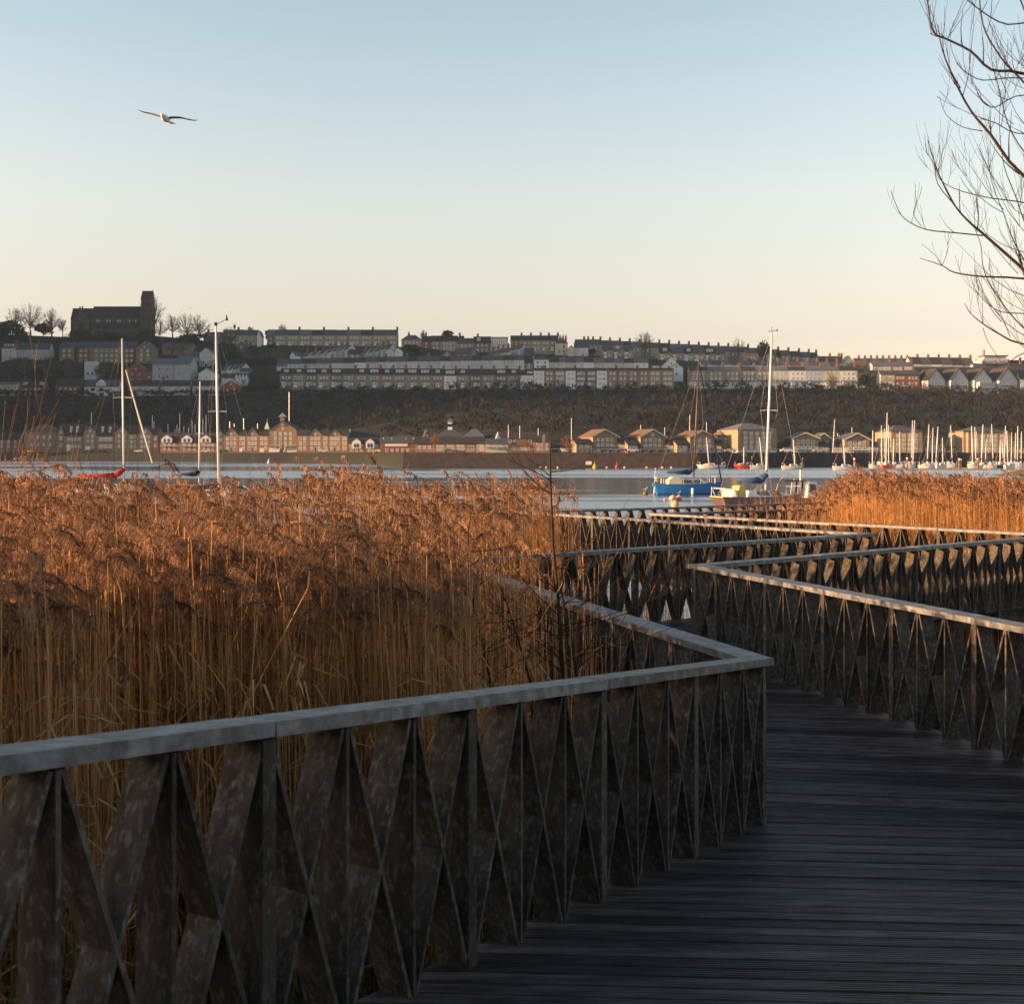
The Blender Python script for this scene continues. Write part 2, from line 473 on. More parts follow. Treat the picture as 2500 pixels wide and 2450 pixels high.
plank_section(dk, C4 + Vector((-.15, .15)), K5, C6 + Vector((0, -.05)), C5 + Vector((.02, -.05)))
F7E, F8E = Vector((9.4, 36.5)), Vector((9.6, 33.2))
plank_section(dk, C6 + Vector((0, 0)), C5, F7E, F8E)
dko = dk.build('boardwalk_path', M['deck'], kind='structure')
bm_ = MB()
def edge_beam(a, b_, off):
    a, b_ = Vector(a), Vector(b_)
    d = (b_ - a).normalized(); nrm = Vector((-d.y, d.x)) * off
    L = (b_ - a).length; k = max(1, int(L / 2.2))
    for i in range(k):
        p, q = a.lerp(b_, i / k) + nrm, a.lerp(b_, (i + 1) / k) + nrm
        bm_.beam((p.x, p.y, deck_z(p) - .15), (q.x, q.y, deck_z(q) - .15), .07, .2)
        bm_.beam((p.x, p.y, -.8), (p.x, p.y, deck_z(p) - .26), .14, .14)
LEFT = [A0, C1, C3, C4, C6, F7E]
RIGHT = [R0_ + Vector((.1,0)), Vector((5.0, 8.3)), C2, CE, C5, F8E]
for pl, o_ in ((LEFT, -.16), (RIGHT, .16)):
    for a, b_ in zip(pl, pl[1:]): edge_beam(a, b_, o_)
bm_.build('support_frame', M['beam'], dko)

# ---- railings: thick post every third bay, slim uprights and crossed braces between, flat cap
HR = 1.10
def miter(pl, i):
    p = pl[i]
    d0 = (p - pl[i-1]).normalized() if i > 0 else (pl[1] - p).normalized()
    d1 = (pl[i+1] - p).normalized() if i < len(pl) - 1 else d0
    n0, n1 = Vector((-d0.y, d0.x)), Vector((-d1.y, d1.x))
    b_ = (n0 + n1).normalized()
    return b_ / max(.3, b_.dot(n0))
mesh_cache = {}
def railing(pl, i, posts, label, zf=deck_z, sub=None, trim=(0, 0)):
    a, b_ = pl[i], pl[i+1]
    d = (b_ - a); L = d.length; d.normalize()
    root = empty('timber_railing', (a.x, a.y, zf(a)), label=label, cat='railing', group='timber railings along the boardwalk')
    o = Vector((a.x, a.y, zf(a)))
    def pt(s, h):
        q = a + d * s
        return Vector((q.x, q.y, zf(q) + h)) - o
    cap = MB()
    ma, mb_ = miter(pl, i), miter(pl, i + 1)
    # cap boards laid end to end with hairline joints, breaking at thick posts
    cuts = [0] + [s for k, s in enumerate(posts) if 0.3 < s < L - .3 and k % 2 == 0] + [L]
    W = .105
    for s0, s1 in zip(cuts, cuts[1:]):
        g0 = 0 if s0 == 0 else .004; g1 = 0 if s1 == L else .004
        q = []
        dz = rng.uniform(-.004, .004)
        for s, g__, mm, end in ((s0, g0, ma, s0 == 0), (s1, -g1, mb_, s1 == L)):
            c = a + d * (s + g__)
            nn = mm if end else Vector((-d.y, d.x))
            for sg in (-1, 1):
                e = c + nn * W * sg
                q.append((e.x, e.y))
        vs_ = []
        for hz in (HR, HR + .052):
            for (ex, ey) in q:
                vs_.append(Vector((ex, ey, zf((ex, ey) if abs(ey - 8.75) > .4 else (ex, min(ey, 8.75))) + hz + dz)) - o)
        cap.add(vs_, [(0,1,3,2),(4,6,7,5),(0,2,6,4),(1,5,7,3),(0,4,5,1),(2,3,7,6)])
    cap.build('handrail', M['cap'], root)
    mc = {}
    for s in posts:
        if s < 0 or s > L + .01: continue
        m_ = MB().beam(pt(s, -.12), pt(s, HR - .003), .156, .066, up=(d.x, d.y, 0))
        m_.build('post', M['wood'], root)
    for s0, s1 in zip(posts, posts[1:]):
        gap = s1 - s0
        k = max(1, round(gap / .41))
        for j in range(k):
            u0, u1 = s0 + gap * j / k, s0 + gap * (j + 1) / k
            if j > 0:
                MB().beam(pt(u0, -.02), pt(u0, HR - .004), .150, .019, up=(d.x, d.y, 0)).build('upright', M['wood'], root)
            e = .02
            MB().beam(pt(u0 + e, HR - .005), pt(u1 - e, -.01), .143, .019, up=(d.x, d.y, .01)).build('brace', M['wood'], root)
            MB().beam(pt(u0 + e, -.012), pt(u1 - e, HR - .006), .137, .019, up=(d.x, d.y, .01)).build('brace', M['wood'], root)
    return root
def posts_for(L, sp=1.22, start=0.05, end=.05):
    k = max(1, round((L - start - end) / sp))
    return [start + (L - start - end) * i / k for i in range(k + 1)]
rl = 'timber railing with crossed braces '
seg = lambda pl, i: (pl[i+1] - pl[i]).length
railing(LEFT, 0, [13 - .08 - 1.3 * k for k in range(8, -1, -1)], rl + 'nearest the camera, with the reeds behind it')
railing(LEFT, 1, posts_for(seg(LEFT, 1)), rl + 'turning back into the reeds from the nearest corner')
railing(LEFT, 2, posts_for(seg(LEFT, 2)), rl + 'ending in a far pointed corner on the right')
railing(LEFT, 3, posts_for(seg(LEFT, 3)), rl + 'crossing left behind the third rail, partly hidden by reeds')
railing(LEFT, 4, posts_for(seg(LEFT, 4)), rl + 'farthest out, in front of the water below the blue yacht')
L_ = seg(RIGHT, 1)
railing(RIGHT, 0, posts_for(seg(RIGHT, 0)), rl + 'beside the ramp at the lower right edge of the picture')
pr_ = sorted([L_ - .06, L_ - .64] + [L_ - .64 - 1.2 * k for k in range(1, 7)])
pr_ = [s for s in pr_ if s > 0]
railing(RIGHT, 1, pr_, rl + 'and warm lit posts along the right of the near deck')
railing(RIGHT, 2, posts_for(seg(RIGHT, 2)), rl + 'running right from the sunlit pointed corner over dark water')
railing(RIGHT, 3, posts_for(seg(RIGHT, 3)), rl + 'glowing orange in front of the right hand reed bed')
railing(RIGHT, 4, posts_for(seg(RIGHT, 4)), rl + 'half hidden in the right hand reeds near the boats')

# ================================================================ REEDS (one stand nobody could count)
nrng = np.random.default_rng(11)
def ribbon(V, Fc, T, pts, ws, tint, side_v):
    n0 = len(V)
    for p, w_ in zip(pts, ws):
        V.append(p - side_v * w_ / 2); V.append(p + side_v * w_ / 2); T += [tint, tint]
    for k in range(len(pts) - 1):
        q = n0 + 2 * k
        Fc.append((q, q + 1, q + 3, q + 2))
def reed_template(seed, detail, plume=True):
    r = np.random.default_rng(seed)
    V, Fc, T = [], [], []
    bend = r.uniform(-.16, .06); by = r.uniform(-.07, .07)
    H0 = 2.75
    def stem(z): return np.array([bend * (z / H0) ** 2, by * (z / H0) ** 2, z])
    # stalk: three sided tube
    zs = np.linspace(0, H0 * .93, 5); tn = r.uniform(.25, .8)
    n0 = len(V)
    for z in zs:
        c = stem(z); rad = .0048 - .0024 * z / H0
        for k in range(3):
            a = 2.0944 * k
            V.append(c + np.array([math.cos(a) * rad, math.sin(a) * rad, 0])); T.append(tn)
    for i in range(4):
        for k in range(3):
            q = n0 + 3 * i
            Fc.append((q + k, q + (k+1) % 3, q + 3 + (k+1) % 3, q + 3 + k))
    stemF = len(Fc)
    # leaves: long narrow, most hang downwind (to the left)
    for i in range(r.integers(3, 6) if detail > 0 else 3):
        z = r.uniform(.5, 2.2); a = PI + r.normal(0, .9) if r.random() < .65 else r.uniform(0, 2*PI)
        d = np.array([math.cos(a), math.sin(a), 0]); Ln = r.uniform(.25, .5); up = r.uniform(.3, .9)
        sd_ = np.array([-d[1], d[0], .2])
        pts = [stem(z) + d * Ln * t * (1 - .25*t) + np.array([0, 0, up * Ln * t - r.uniform(.5, 1.1) * Ln * t * t]) for t in (0, .35, .7, 1)]
        ribbon(V, Fc, T, pts, (.007, .013, .008, .001), r.uniform(.2, .9), sd_)
    leafF = len(Fc)
    # plume: rachis arching over, fine branchlets streaming from it
    a = PI + r.normal(0, .55)
    d = np.array([math.cos(a), math.sin(a), 0]); PLn = r.uniform(.22, .36); droop = r.uniform(.45, 1.1)
    base = stem(H0 * .93)
    def rach(t): return base + np.array([0, 0, 1]) * PLn * (t * .95 - droop * .75 * t * t) + d * PLn * (.15 * t + droop * .75 * t * t)
    N, wd = {2: (84, .0036), 1: (34, .0075), 0: (15, .015)}[detail]
    if not plume: N = 0
    side0 = np.array([-d[1], d[0], 0])
    ribbon(V, Fc, T, [rach(t) for t in (0, .4, .8, 1)], (.006, .006, .004, .002), .2, side0)
    for i in range(N):
        t = (i + r.random()) / N; t = t ** .85
        p = rach(t)
        fan = r.normal(0, .42)
        dd = d * math.cos(fan) + side0 * math.sin(fan)
        Ln = r.uniform(.045, .105) * (1.15 - .5 * t) * (1.0 if detail == 2 else 1.15)
        upk = r.uniform(.25, 1.05) * (1 - .4 * droop)
        m1 = p + dd * Ln * .42 + np.array([0, 0, Ln * .5 * upk])
        m2 = p + dd * Ln * .8 + np.array([0, 0, Ln * (.5 * upk - .75)])
        sv = np.cross(dd, [0, 0, 1]) * .6 + np.array([0, 0, .8]) * r.uniform(-1, 1) + side0 * .3
        sv = sv / np.linalg.norm(sv)
        tc = np.clip(r.normal(.45, .25), 0, 1)
        ribbon(V, Fc, T, [p, m1, m2], (wd * .6, wd * 1.2, wd * .35), tc, sv)
    mi = np.zeros(len(Fc), dtype=np.int32); mi[leafF:] = 1
    return np.array(V), np.array(Fc), np.array(T), mi
TPL = {dt: [reed_template(100 * dt + i, dt) for i in range(14)] for dt in (0, 1, 2)}
TPN = {dt: [reed_template(100 * dt + 50 + i, dt, False) for i in range(14)] for dt in (0, 1, 2)}

def reed_object(name, spots, label):
    """spots: (x, y, z, height scale, detail)"""
    Vs, Fs, Ts, Ms = [], [], [], []
    off = 0
    for (x, y, z, hs, dt, brk) in spots:
        V, Fc, T, mi = (TPL if nrng.random() < .30 and hs > .86 else TPN)[dt][nrng.integers(14)]
        c, s_ = math.cos(nrng.normal(0, .55)), 0
        ang = nrng.normal(0, .5); c, s_ = math.cos(ang), math.sin(ang)
        lx, ly = nrng.normal(-.015, .035), nrng.normal(0, .035)
        if brk: lx, ly = nrng.normal(0, .3), nrng.normal(0, .25)
        W = np.empty_like(V)
        zz_ = V[:, 2] * hs
        k = .85 + .3 * nrng.random()
        W[:, 0] = x + (V[:, 0] * c - V[:, 1] * s_) * k + lx * zz_
        W[:, 1] = y + (V[:, 0] * s_ + V[:, 1] * c) * k + ly * zz_
        W[:, 2] = z + zz_
        Vs.append(W); Fs.append(Fc + off); Ts.append(np.clip(T + nrng.normal(0, .24), 0, 1)); Ms.append(mi)
        off += len(V)
    V = np.concatenate(Vs).astype(np.float32); Fc = np.concatenate(Fs).astype(np.int32); T = np.concatenate(Ts).astype(np.float32); mi = np.concatenate(Ms)
    me = bpy.data.meshes.new(name)
    me.vertices.add(len(V)); me.vertices.foreach_set('co', V.ravel())
    me.loops.add(len(Fc) * 4); me.loops.foreach_set('vertex_index', Fc.ravel())
    me.polygons.add(len(Fc)); me.polygons.foreach_set('loop_start', np.arange(0, len(Fc) * 4, 4, dtype=np.int32))
    me.materials.append(M['reed']); me.materials.append(M['plume'])
    me.polygons.foreach_set('material_index', mi.astype(np.int32))
    at = me.attributes.new('tint', 'FLOAT', 'POINT'); at.data.foreach_set('value', T)
    me.update(calc_edges=True)
    return link(name, me, label=label, cat='reeds', kind='stuff')

def dist_line(p, a, b_):
    t = max(0, min(1, (p - a).dot(b_ - a) / (b_ - a).length_squared)); return (p - (a + (b_ - a) * t)).length
def scatter(n, x0, x1, y0, y1, ok):
    o = []
    while len(o) < n:
        x, y = nrng.uniform(x0, x1), nrng.uniform(y0, y1)
        q = ok(x, y)
        if q is not None: o.append(q)
    return o
def clump(x, y):
    return .5 + .5 * math.sin(x * 1.7 + 2.1 * math.sin(y * .9)) * math.sin(y * 1.3 + 1.7 * math.sin(x * .8))
def left_ok(x, y):
    if abs(x) > .43 * y + 1.6 and x < 0: return None
    p = Vector((x, y))
    lim = lerp_table([(-30, 19), (-4, 20), (-2, 26), (.5, 28.5), (1.5, 20)], x)
    if y > lim: return None
    dA = side(p, A0, C1) / (C1 - A0).length
    dB = side(p, C1, C3) / (C3 - C1).length
    if y < 9.6 and dA < lerp_table([(-4, 2.3), (-1, 2.0), (.5, 1.5), (1.7, .6)], x + .494 * dA) + .25 * math.sin(y * 3): return None
    if 8.78 <= y < 16.7 and dB < .35: return None
    if y >= 16.7 and (x > -1.0 and side(p, C3, C4) < .3 * 8): return None
    if y > 16.7 and x > .4 and y < 22: return None
    if dist_line(p, C4, C6) < .35: return None
    top = 3.92 + .12 * math.sin(x * .9 + y * .5) + nrng.normal(0, .17)
    if y < 7.5: top -= .10
    if y > 13 and x < -2.0: top += .26
    near_b = min(1, max(0, (dB - .3) / 2.2)) if y > 8.8 else 1
    near_b = max(near_b, min(1, max(0, (y - 17) / 3)))
    if y > 10.3: near_b = max(near_b, .85)
    top -= (1 - near_b) * (.35 + .5 * nrng.random())
    if nrng.random() > .25 + .75 * near_b: return None
    g = land(x, y)
    dt = 2 if y < 10.5 else (1 if y < 17 else 0)
    if nrng.random() < .04: top += .25
    hs = (top - 1.0) / 2.95
    if nrng.random() < .25: hs *= nrng.uniform(.6, .9)
    return (x, y, .95 if g else .1, hs, dt, nrng.random() < .035)
sp = scatter(5200, -8, 2, 3.0, 9, left_ok) + scatter(5600, -11, 2, 9, 17, left_ok) + scatter(4000, -12, 2.5, 17, 28.5, left_ok)
reed_object('reed_bed', sp, 'tall golden reeds with drooping brown plumes filling the left behind the near railing')
def right_ok(x, y):
    p = Vector((x, y))
    if side(p, CE, C5) > -.45 * 9.4: return None                # beyond the orange railing
    if x > .52 * y + 1: return None
    if 33 < y < 38 and x < 8.5 and nrng.random() < .7: return None
    if dist_line(p, C5, F8E) < .3 or dist_line(p, C6, F7E) < .3: return None
    xp = HX + x * F / y
    if xp < 1700: return None
    prob = lerp_table([(1700, .06), (1850, .22), (2000, .5), (2070, 1)], xp)
    if nrng.random() > prob: return None
    top = lerp_table([(1700, 3.05), (1850, 3.25), (1990, 3.3), (2060, 3.75), (2100, 4.0), (2500, 3.85)], xp) + .1 * math.sin(x * .8) + nrng.normal(0, .16)
    if y > 36: top -= .15
    hs = (top - .75) / 2.95
    return (x, y, .7, hs, 0, nrng.random() < .02)
reed_object('reed_bed', scatter(12000, 4, 24, 22.5, 42, right_ok), 'golden reeds standing behind the orange lit railing on the right')
def wedge_ok(x, y):
    p = Vector((x, y))
    if side(p, C3, C4) < .35 * 9 or side(p, C4, C6) < .35 * 9: return None
    return (x, y, .3, nrng.uniform(.5, .8), 0, nrng.random() < .1)
reed_object('reed_bed', scatter(900, -1, 5, 17, 30, wedge_ok), 'short reeds in the gap between the zigzag railings')
# short dark grass at the foot of the near railing
V_, F_ = [], []
gb = MB()
for i in range(4200):
    x, y = rng.uniform(-3.6, 0.3), rng.uniform(3.0, 7.5)
    p = Vector((x, y))
    dA = side(p, A0, C1) / (C1 - A0).length
    if not (.1 < dA < 1.9): continue
    hh = rng.uniform(.5, 1.0) * (2.0 if y < 4.9 else .7); a = rng.uniform(0, 6.28); ll = rng.uniform(.1, .5)
    dx, dy = math.cos(a), math.sin(a)
    wv = rng.uniform(.006, .016)
    q = []
    for t in (0, .5, 1):
        cx, cy, cz = x + dx * ll * t * t, y + dy * ll * t * t, .9 + hh * (t * 1.3 - .3 * t * t)
        ww = wv * (1 - t * .9)
        q += [(cx - dy * ww, cy + dx * ww, cz), (cx + dy * ww, cy - dx * ww, cz)]
    gb.add(q, [(0, 1, 3, 2), (2, 3, 5, 4)])
gb.build('grass_tufts', M['grassd'], label='dark green grass and weeds at the foot of the near railing', cat='grass', kind='stuff')
# ================================================================ TOWN: unit meshes shared by all the far houses
def box_mesh(name, mats, parts):
    b = MB()
    for (x0, x1, y0, y1, z0, z1, mi) in parts: b.box(x0, x1, y0, y1, z0, z1, mi)
    return b.mesh(name, mats)
# a unit window: width 1, height 1, sill at z 0, projecting to -y
def window_mesh(frame, pane, name):
    return box_mesh(name, [frame, pane], [(-.5,-.38,-.06,.02,0,1,0), (.38,.5,-.06,.02,0,1,0), (-.38,.38,-.06,.02,.86,1,0), (-.38,.38,-.06,.02,0,.12,0), (-.05,.05,-.055,.02,.12,.86,0), (-.38,-.05,-.02,.02,.12,.86,1), (.05,.38,-.02,.02,.12,.86,1)])
WIN = {'w': window_mesh(M['white'], M['glass_sky'], 'window_pale'), 'd': window_mesh(M['white'], M['glass'], 'window_dark'), 'k': window_mesh(M['doorm'], M['glass'], 'window_framed')}
DOOR = box_mesh('door', [M['doorm'], M['white']], [(-.5,-.4,-.05,.02,0,1,1), (.4,.5,-.05,.02,0,1,1), (-.4,.4,-.03,.02,0,.92,0), (-.4,.4,-.05,.02,.92,1,1)])
GARAGE = box_mesh('garage_door', [M['white']], [(-.5,.5,-.06,.02,0,.24,0), (-.5,.5,-.05,.02,.25,.49,0), (-.5,.5,-.06,.02,.5,.74,0), (-.5,.5,-.05,.02,.75,1,0)])
BALC = box_mesh('balcony', [M['metal'], M['dark']], [(-.5,.5,-1.1,0,0,.14,1), (-.5,.5,-1.12,-1.06,.9,1,0)] + [(-.5 + i * .1, -.48 + i * .1, -1.11, -1.07, .14, .9, 0) for i in range(11)])
def chim_mesh():
    b = MB(); b.box(-.5,.5,-.3,.3,0,.72); b.box(-.56,.56,-.36,.36,.72,.78)
    for x in (-.3, 0, .3): b.tube([(x,0,.78),(x,0,1)], .11, 6)
    return b.mesh('chimney', [M['chim']])
CHIM = chim_mesh()
def chim2():
    b = MB(); b.box(-.5,.5,-.3,.3,0,.72); b.box(-.56,.56,-.36,.36,.72,.78)
    for x in (-.3, 0, .3): b.tube([(x,0,.78),(x,0,1)], .11, 6)
    return b.mesh('chimney', [M['stone3']])
CHIM2 = chim2()
def bay_mesh(wallm):
    b = MB()
    b.prism([(-.5,0),(-.3,-.8),(.3,-.8),(.5,0)], 'z', 0, .3, 0)
    b.prism([(-.5,0),(-.3,-.8),(.3,-.8),(.5,0)], 'z', .82, .92, 0)
    b.prism([(-.47,0),(-.28,-.76),(.28,-.76),(.47,0)], 'z', .3, .82, 1)
    for x0, y0 in ((-.3,-.8),(-.1,-.8),(.1,-.8),(.3,-.8)): b.box(x0-.025, x0+.025, y0-.01, y0+.03, .3, .82, 0)
    b.add([(-.55,0,.92),(-.33,-.88,.92),(.33,-.88,.92),(.55,0,.92),(-.2,0,1.15),(.2,0,1.15)], [(0,1,4),(1,2,5,4),(2,3,5),(0,3,2,1)], 2)
    return b.mesh('bay_window', [wallm, M['glass_sky'], M['slated']])
BAY = bay_mesh(M['white'])
DORM = (lambda b: (b.box(-.5,.5,-.1,1.5,0,1,0), b.box(-.42,.42,-.13,-.09,.12,.85,1), b.box(-.55,.55,-.18,1.5,1,1.1,2), b.box(-.03,.03,-.15,-.12,.12,.85,0), b)[-1])(MB()).mesh('dormer', [M['white'], M['glass_sky'], M['slated']])
SKYL = box_mesh('skylight', [M['white'], M['glass_sky']], [(-.5,.5,-.03,.03,0,1,0), (-.4,.4,-.05,-.02,.1,.9,1)])

ORD = ['first','second','third','fourth','fifth','sixth','seventh','eighth','ninth','tenth','eleventh','twelfth','thirteenth','fourteenth','fifteenth','sixteenth','seventeenth','eighteenth','nineteenth','twentieth']
NAMEC = {'stone':'grey stone','stone2':'tan stone','stone3':'dark stone','render_w':'white','render_g':'grey rendered','render_lg':'pale grey','render_c':'cream','render_b':'pale blue','brick':'red brick','brickp':'pink brick','brickt':'orange tan brick','bricky':'buff brick','churchstone':'brown stone'}

def house(x0, x1, yb, ye, yr, D, wall='stone', roof='slate', kind='e', dep=9.0, rot=0.0, win=(2, 2), wt='w', chim=(), chm=None, bay=0, door=0, dorm=(), cat='house', label=None, group=None, name='terraced_house', wrange=(.12, .88), hrange=(.08, .92), base=None, balc=0, garage=0, ov=.35, wsz=(1.15, 1.5), found=6.0, skyl=0, trimr=None):
    """a house read off the photo: front from x0 to x1, base yb, eaves ye, ridge yr, at distance D"""
    s = D / F
    th = R(rot)
    W = (x1 - x0) * s / math.cos(th)
    c = P((x0 + x1) / 2, yb, D)
    zb = c.z
    ze = zpx(ye, D) - zb
    dr = dep / 2 if kind in 'eh' else (0 if kind == 'g' else 0)
    zr = zpx(yr, D + dr) - zb
    root = empty(name, c, th, label=label, cat=cat, group=group)
    w2 = W / 2
    b = MB()
    fz = -found
    if kind == 'e':
        b.prism([(0, fz), (dep, fz), (dep, ze), (dep/2, zr - .05), (0, ze)], 'x', -w2, w2)
    elif kind == 'g':
        b.prism([(-w2, fz), (w2, fz), (w2, ze), (0, zr - .05), (-w2, ze)], 'y', 0, dep)
    else:
        b.box(-w2, w2, 0, dep, fz, ze)
    b.build('wall', M[wall], root)
    r_ = MB(); t = .22
    o = ov
    if kind == 'e':
        k = (zr - ze) / (dep / 2)
        ox = o * .8 if group is None else 0.0
        for sy in (0, 1):
            q = [(-o, ze - o * k), (dep/2, zr), (dep/2, zr + t), (-o, ze - o * k + t)]
            if sy: q = [(dep - a, z) for a, z in q]
            r_.prism(q, 'x', -w2 - ox, w2 + ox)
    elif kind == 'g':
        k = (zr - ze) / w2
        for sx in (-1, 1):
            q = [(sx * (w2 + o), ze - o * k), (0, zr), (0, zr + t), (sx * (w2 + o), ze - o * k + t)]
            r_.prism(q, 'y', -o, dep + o)
    elif kind == 'h':
        a = min(w2 * .75, dep / 2)
        e = [(-w2-o,-o,ze),(w2+o,-o,ze),(w2+o,dep+o,ze),(-w2-o,dep+o,ze),(-w2+a,dep/2-.1,zr),(w2-a,dep/2-.1,zr),(w2-a,dep/2+.1,zr),(-w2+a,dep/2+.1,zr)]
        r_.add(e, [(0,3,2,1),(0,1,5,4),(1,2,6,5),(2,3,7,6),(3,0,4,7),(4,5,6,7)])
    elif kind == 'f':
        r_.box(-w2-.15, w2+.15, -.15, dep+.15, ze, ze + .45)
    rf = r_.build('roof', M[roof], root)
    if trimr:
        tb = MB()
        for sx in (-1, 1):
            tb.beam((sx*(w2+o), -o-.04, ze - o*k - .02), (0, -o-.04, zr - .02), .12, .34)
        tb.build('barge_board', M[trimr], root)
    if base:      # a differently coloured ground storey
        bz = ze * base[1]
        MB().box(-w2-.06, w2+.06, -.08, dep+.02, fz, bz).build('ground_storey', M[base[0]], root)
    rows, ncol = win
    z_lo, z_hi = ze * hrange[0], ze * hrange[1]
    fh = (z_hi - z_lo) / max(1, rows)
    slots = [-w2 + W * (wrange[0] + (wrange[1] - wrange[0]) * (j + .5) / ncol) for j in range(ncol)]
    for i in range(rows):
        for j, x in enumerate(slots):
            if i == 0 and bay and j == (bay - 1): 
                link('bay_window', BAY, root, (x, 0, z_lo), (min(2.6, W * .42), 1.0, fh * .92)); continue
            if i == 0 and door and j == (door - 1):
                link('door', DOOR, root, (x, -.09 if base else 0, z_lo - .1), (1.1, 1, min(2.2, fh * .85))); continue
            if i == 0 and garage and j < garage:
                link('garage_door', GARAGE, root, (x, -.09 if base else 0, 0.1), (W / ncol * .8, 1, fh * .85)); continue
            hh = min(wsz[1], fh * .68)
            tt = wt if rng.random() < .8 else ('d' if wt == 'w' else 'w')
            link('window', WIN[tt], root, (x, -.09 if (base and z_lo + fh*(i+.5) < ze*base[1]) else 0, z_lo + fh * (i + .5) - hh * .42), (min(wsz[0], W / ncol * .62), 1, hh))
    for bx in range(balc):
        link('balcony', BALC, root, (-w2 + W * (bx + .5) / balc, 0, z_lo + fh * .98), (W / balc * .8, 1, 1.1))
    if kind == 'g' and (zr - ze) > 2.5:
        link('window', WIN[wt], root, (0, 0, ze + .1), (.9, 1, 1.1))
    for cx in chim:
        h_ = 2.6 if isinstance(cx, (int, float)) else cx[1]
        cxx = cx if isinstance(cx, (int, float)) else cx[0]
        X = (cxx - (x0 + x1) / 2) * s
        dn = (zr - ze + .3) if kind == 'h' else .7
        link('chimney', chm or CHIM, rf, (X, dep / 2 if kind in 'eh' else dep * .4, zr - dn), (1.5, 1.6, h_ + dn))
    for dx in dorm:
        dm = zr - ze
        link('dormer', DORM, rf, (-w2 + W * dx[0], dep * .5 * .25, ze + dm * .22), (W * dx[1], 1.6, dm * .55))
    for i in range(skyl):
        yy = dep / 4
        o_ = link('skylight', SKYL, rf, (-w2 + W * (i + .5) / skyl, yy, (ze + zr) / 2 + t), (.9, 1, 1.2))
        o_.rotation_euler = (-(PI/2 - math.atan2(zr - ze, dep/2)), 0, 0)
    return root

def terrace(xs, yb, ye, yr, D, walls, roofs='slate', row='', grp='', **k):
    """a row of joined houses; yb/ye/yr are numbers or (left, right) pairs"""
    n = len(xs) - 1
    def v(a, t): return a if not isinstance(a, (tuple, list)) else a[0] + (a[1] - a[0]) * t
    for i in range(n):
        t = (i + .5) / n
        wl = walls if isinstance(walls, str) else walls[i % len(walls)]
        rf = roofs if isinstance(roofs, str) else roofs[i % len(roofs)]
        kk = dict(k)
        jit = rng.uniform(-.6, .6)
        if 'chimx' in kk:
            every = kk.pop('chimx'); kk['chim'] = (xs[i + 1] - 1.5,) if (i % every == every - 1 or i == 0 and every > 2) else ()
        if 'dormf' in kk:
            if rng.random() < kk['dormf']: kk['dorm'] = ((.5, rng.choice((.32, .6))),)
            kk.pop('dormf')
        if 'doormod' in kk: kk.pop('doormod')
        side_ = f'{ORD[i]} from the left' if i < 20 else f'{ORD[n - 1 - i]} from the right'
        if i >= n / 2 and n - 1 - i < 20: side_ = f'{ORD[n - 1 - i]} from the right' if n - 1 - i > 0 else 'at the right end'
        if i == 0: side_ = 'at the left end'
        house(xs[i] + .0, xs[i + 1], v(yb, t), v(ye, t) + jit * .4, v(yr, t) + jit * .6, D, wl, rf, label=f'{NAMEC[wl]} house {side_} of {row}', group=grp or row, **kk)

def span(a, b_, n): return [a + (b_ - a) * i / n for i in range(n + 1)]

# ---------------- hill: front row above the wood
terrace(span(683, 867, 6), 948, 912, 900, 781, ['stone3', 'stone'], 'slated', 'the row behind bare trees', dormf=.6, chimx=2, win=(2, 3), bay=1, wt='w', chm=CHIM2)
fx = span(867, 1084, 7)
terrace(fx, 948, (912.5, 914), (899, 901), 781, ['stone', 'stone', 'brickp', 'stone'], 'slated', 'the centre bay windowed row', dormf=.85, chimx=1, win=(2, 3), bay=2, door=1)
house(1084, 1114, 949, 916, 902, 781, 'render_w', 'slated', win=(2, 2), bay=1, door=2, dorm=((.5, .7),), chim=(1112,), label='white bay windowed house between grey stone ones in the centre terrace', group='the bay windowed row')
terrace(span(1114, 1270, 5), 949, 914, 901, 781, ['stone', 'stone3'], 'slated', 'the row ending at the white corner', dormf=.8, chimx=1, win=(2, 3), bay=2, door=1)
house(1270, 1302, 949, 915, 904, 781, 'render_w', 'slated', win=(2, 2), dorm=((.75, .4),), label='white corner house with a dormer beside the tree, hill front row', name='house', group='flat fronted houses of the front row')
ff = [(1303,1329,'render_w'),(1330,1353,'brickp'),(1354,1380,'stone'),(1381,1405,'render_w'),(1406,1431,'stone3'),(1432,1456,'stone3'),(1457,1482,'render_w'),(1483,1507,'brickp'),(1508,1533,'brickp'),(1533.5,1558,'brickp'),(1559,1584,'brickp'),(1584.5,1615,'bricky'),(1615.5,1645,'bricky')]
for i, (a, b_, wl) in enumerate(ff):
    house(a, b_, 947, 904 if wl == 'render_w' else 902.5, 899, 781, wl, 'slated', win=(3, 2), wsz=(2.2 if wl != 'brickp' else 1.2, 1.7), door=(2 if i % 2 else 0), chim=((b_ - 1, 2.2),) if i in (0, 3, 7, 9, 11) else (), dep=8,
          label=f'{NAMEC[wl]} flat fronted house, {ORD[i] if i < 7 else ORD[12 - i]} from the {"left" if i < 7 else "right"} right of the tree', group='flat fronted houses of the front row')
tb_ = [1683, 1727, 1768, 1809, 1846, 1886, 1926, 1967, 2009, 2050, 2093]
tw = ['stone', 'stone', 'stone', 'stone', 'stone', 'render_lg', 'render_w', 'render_b', 'render_c', 'render_w']
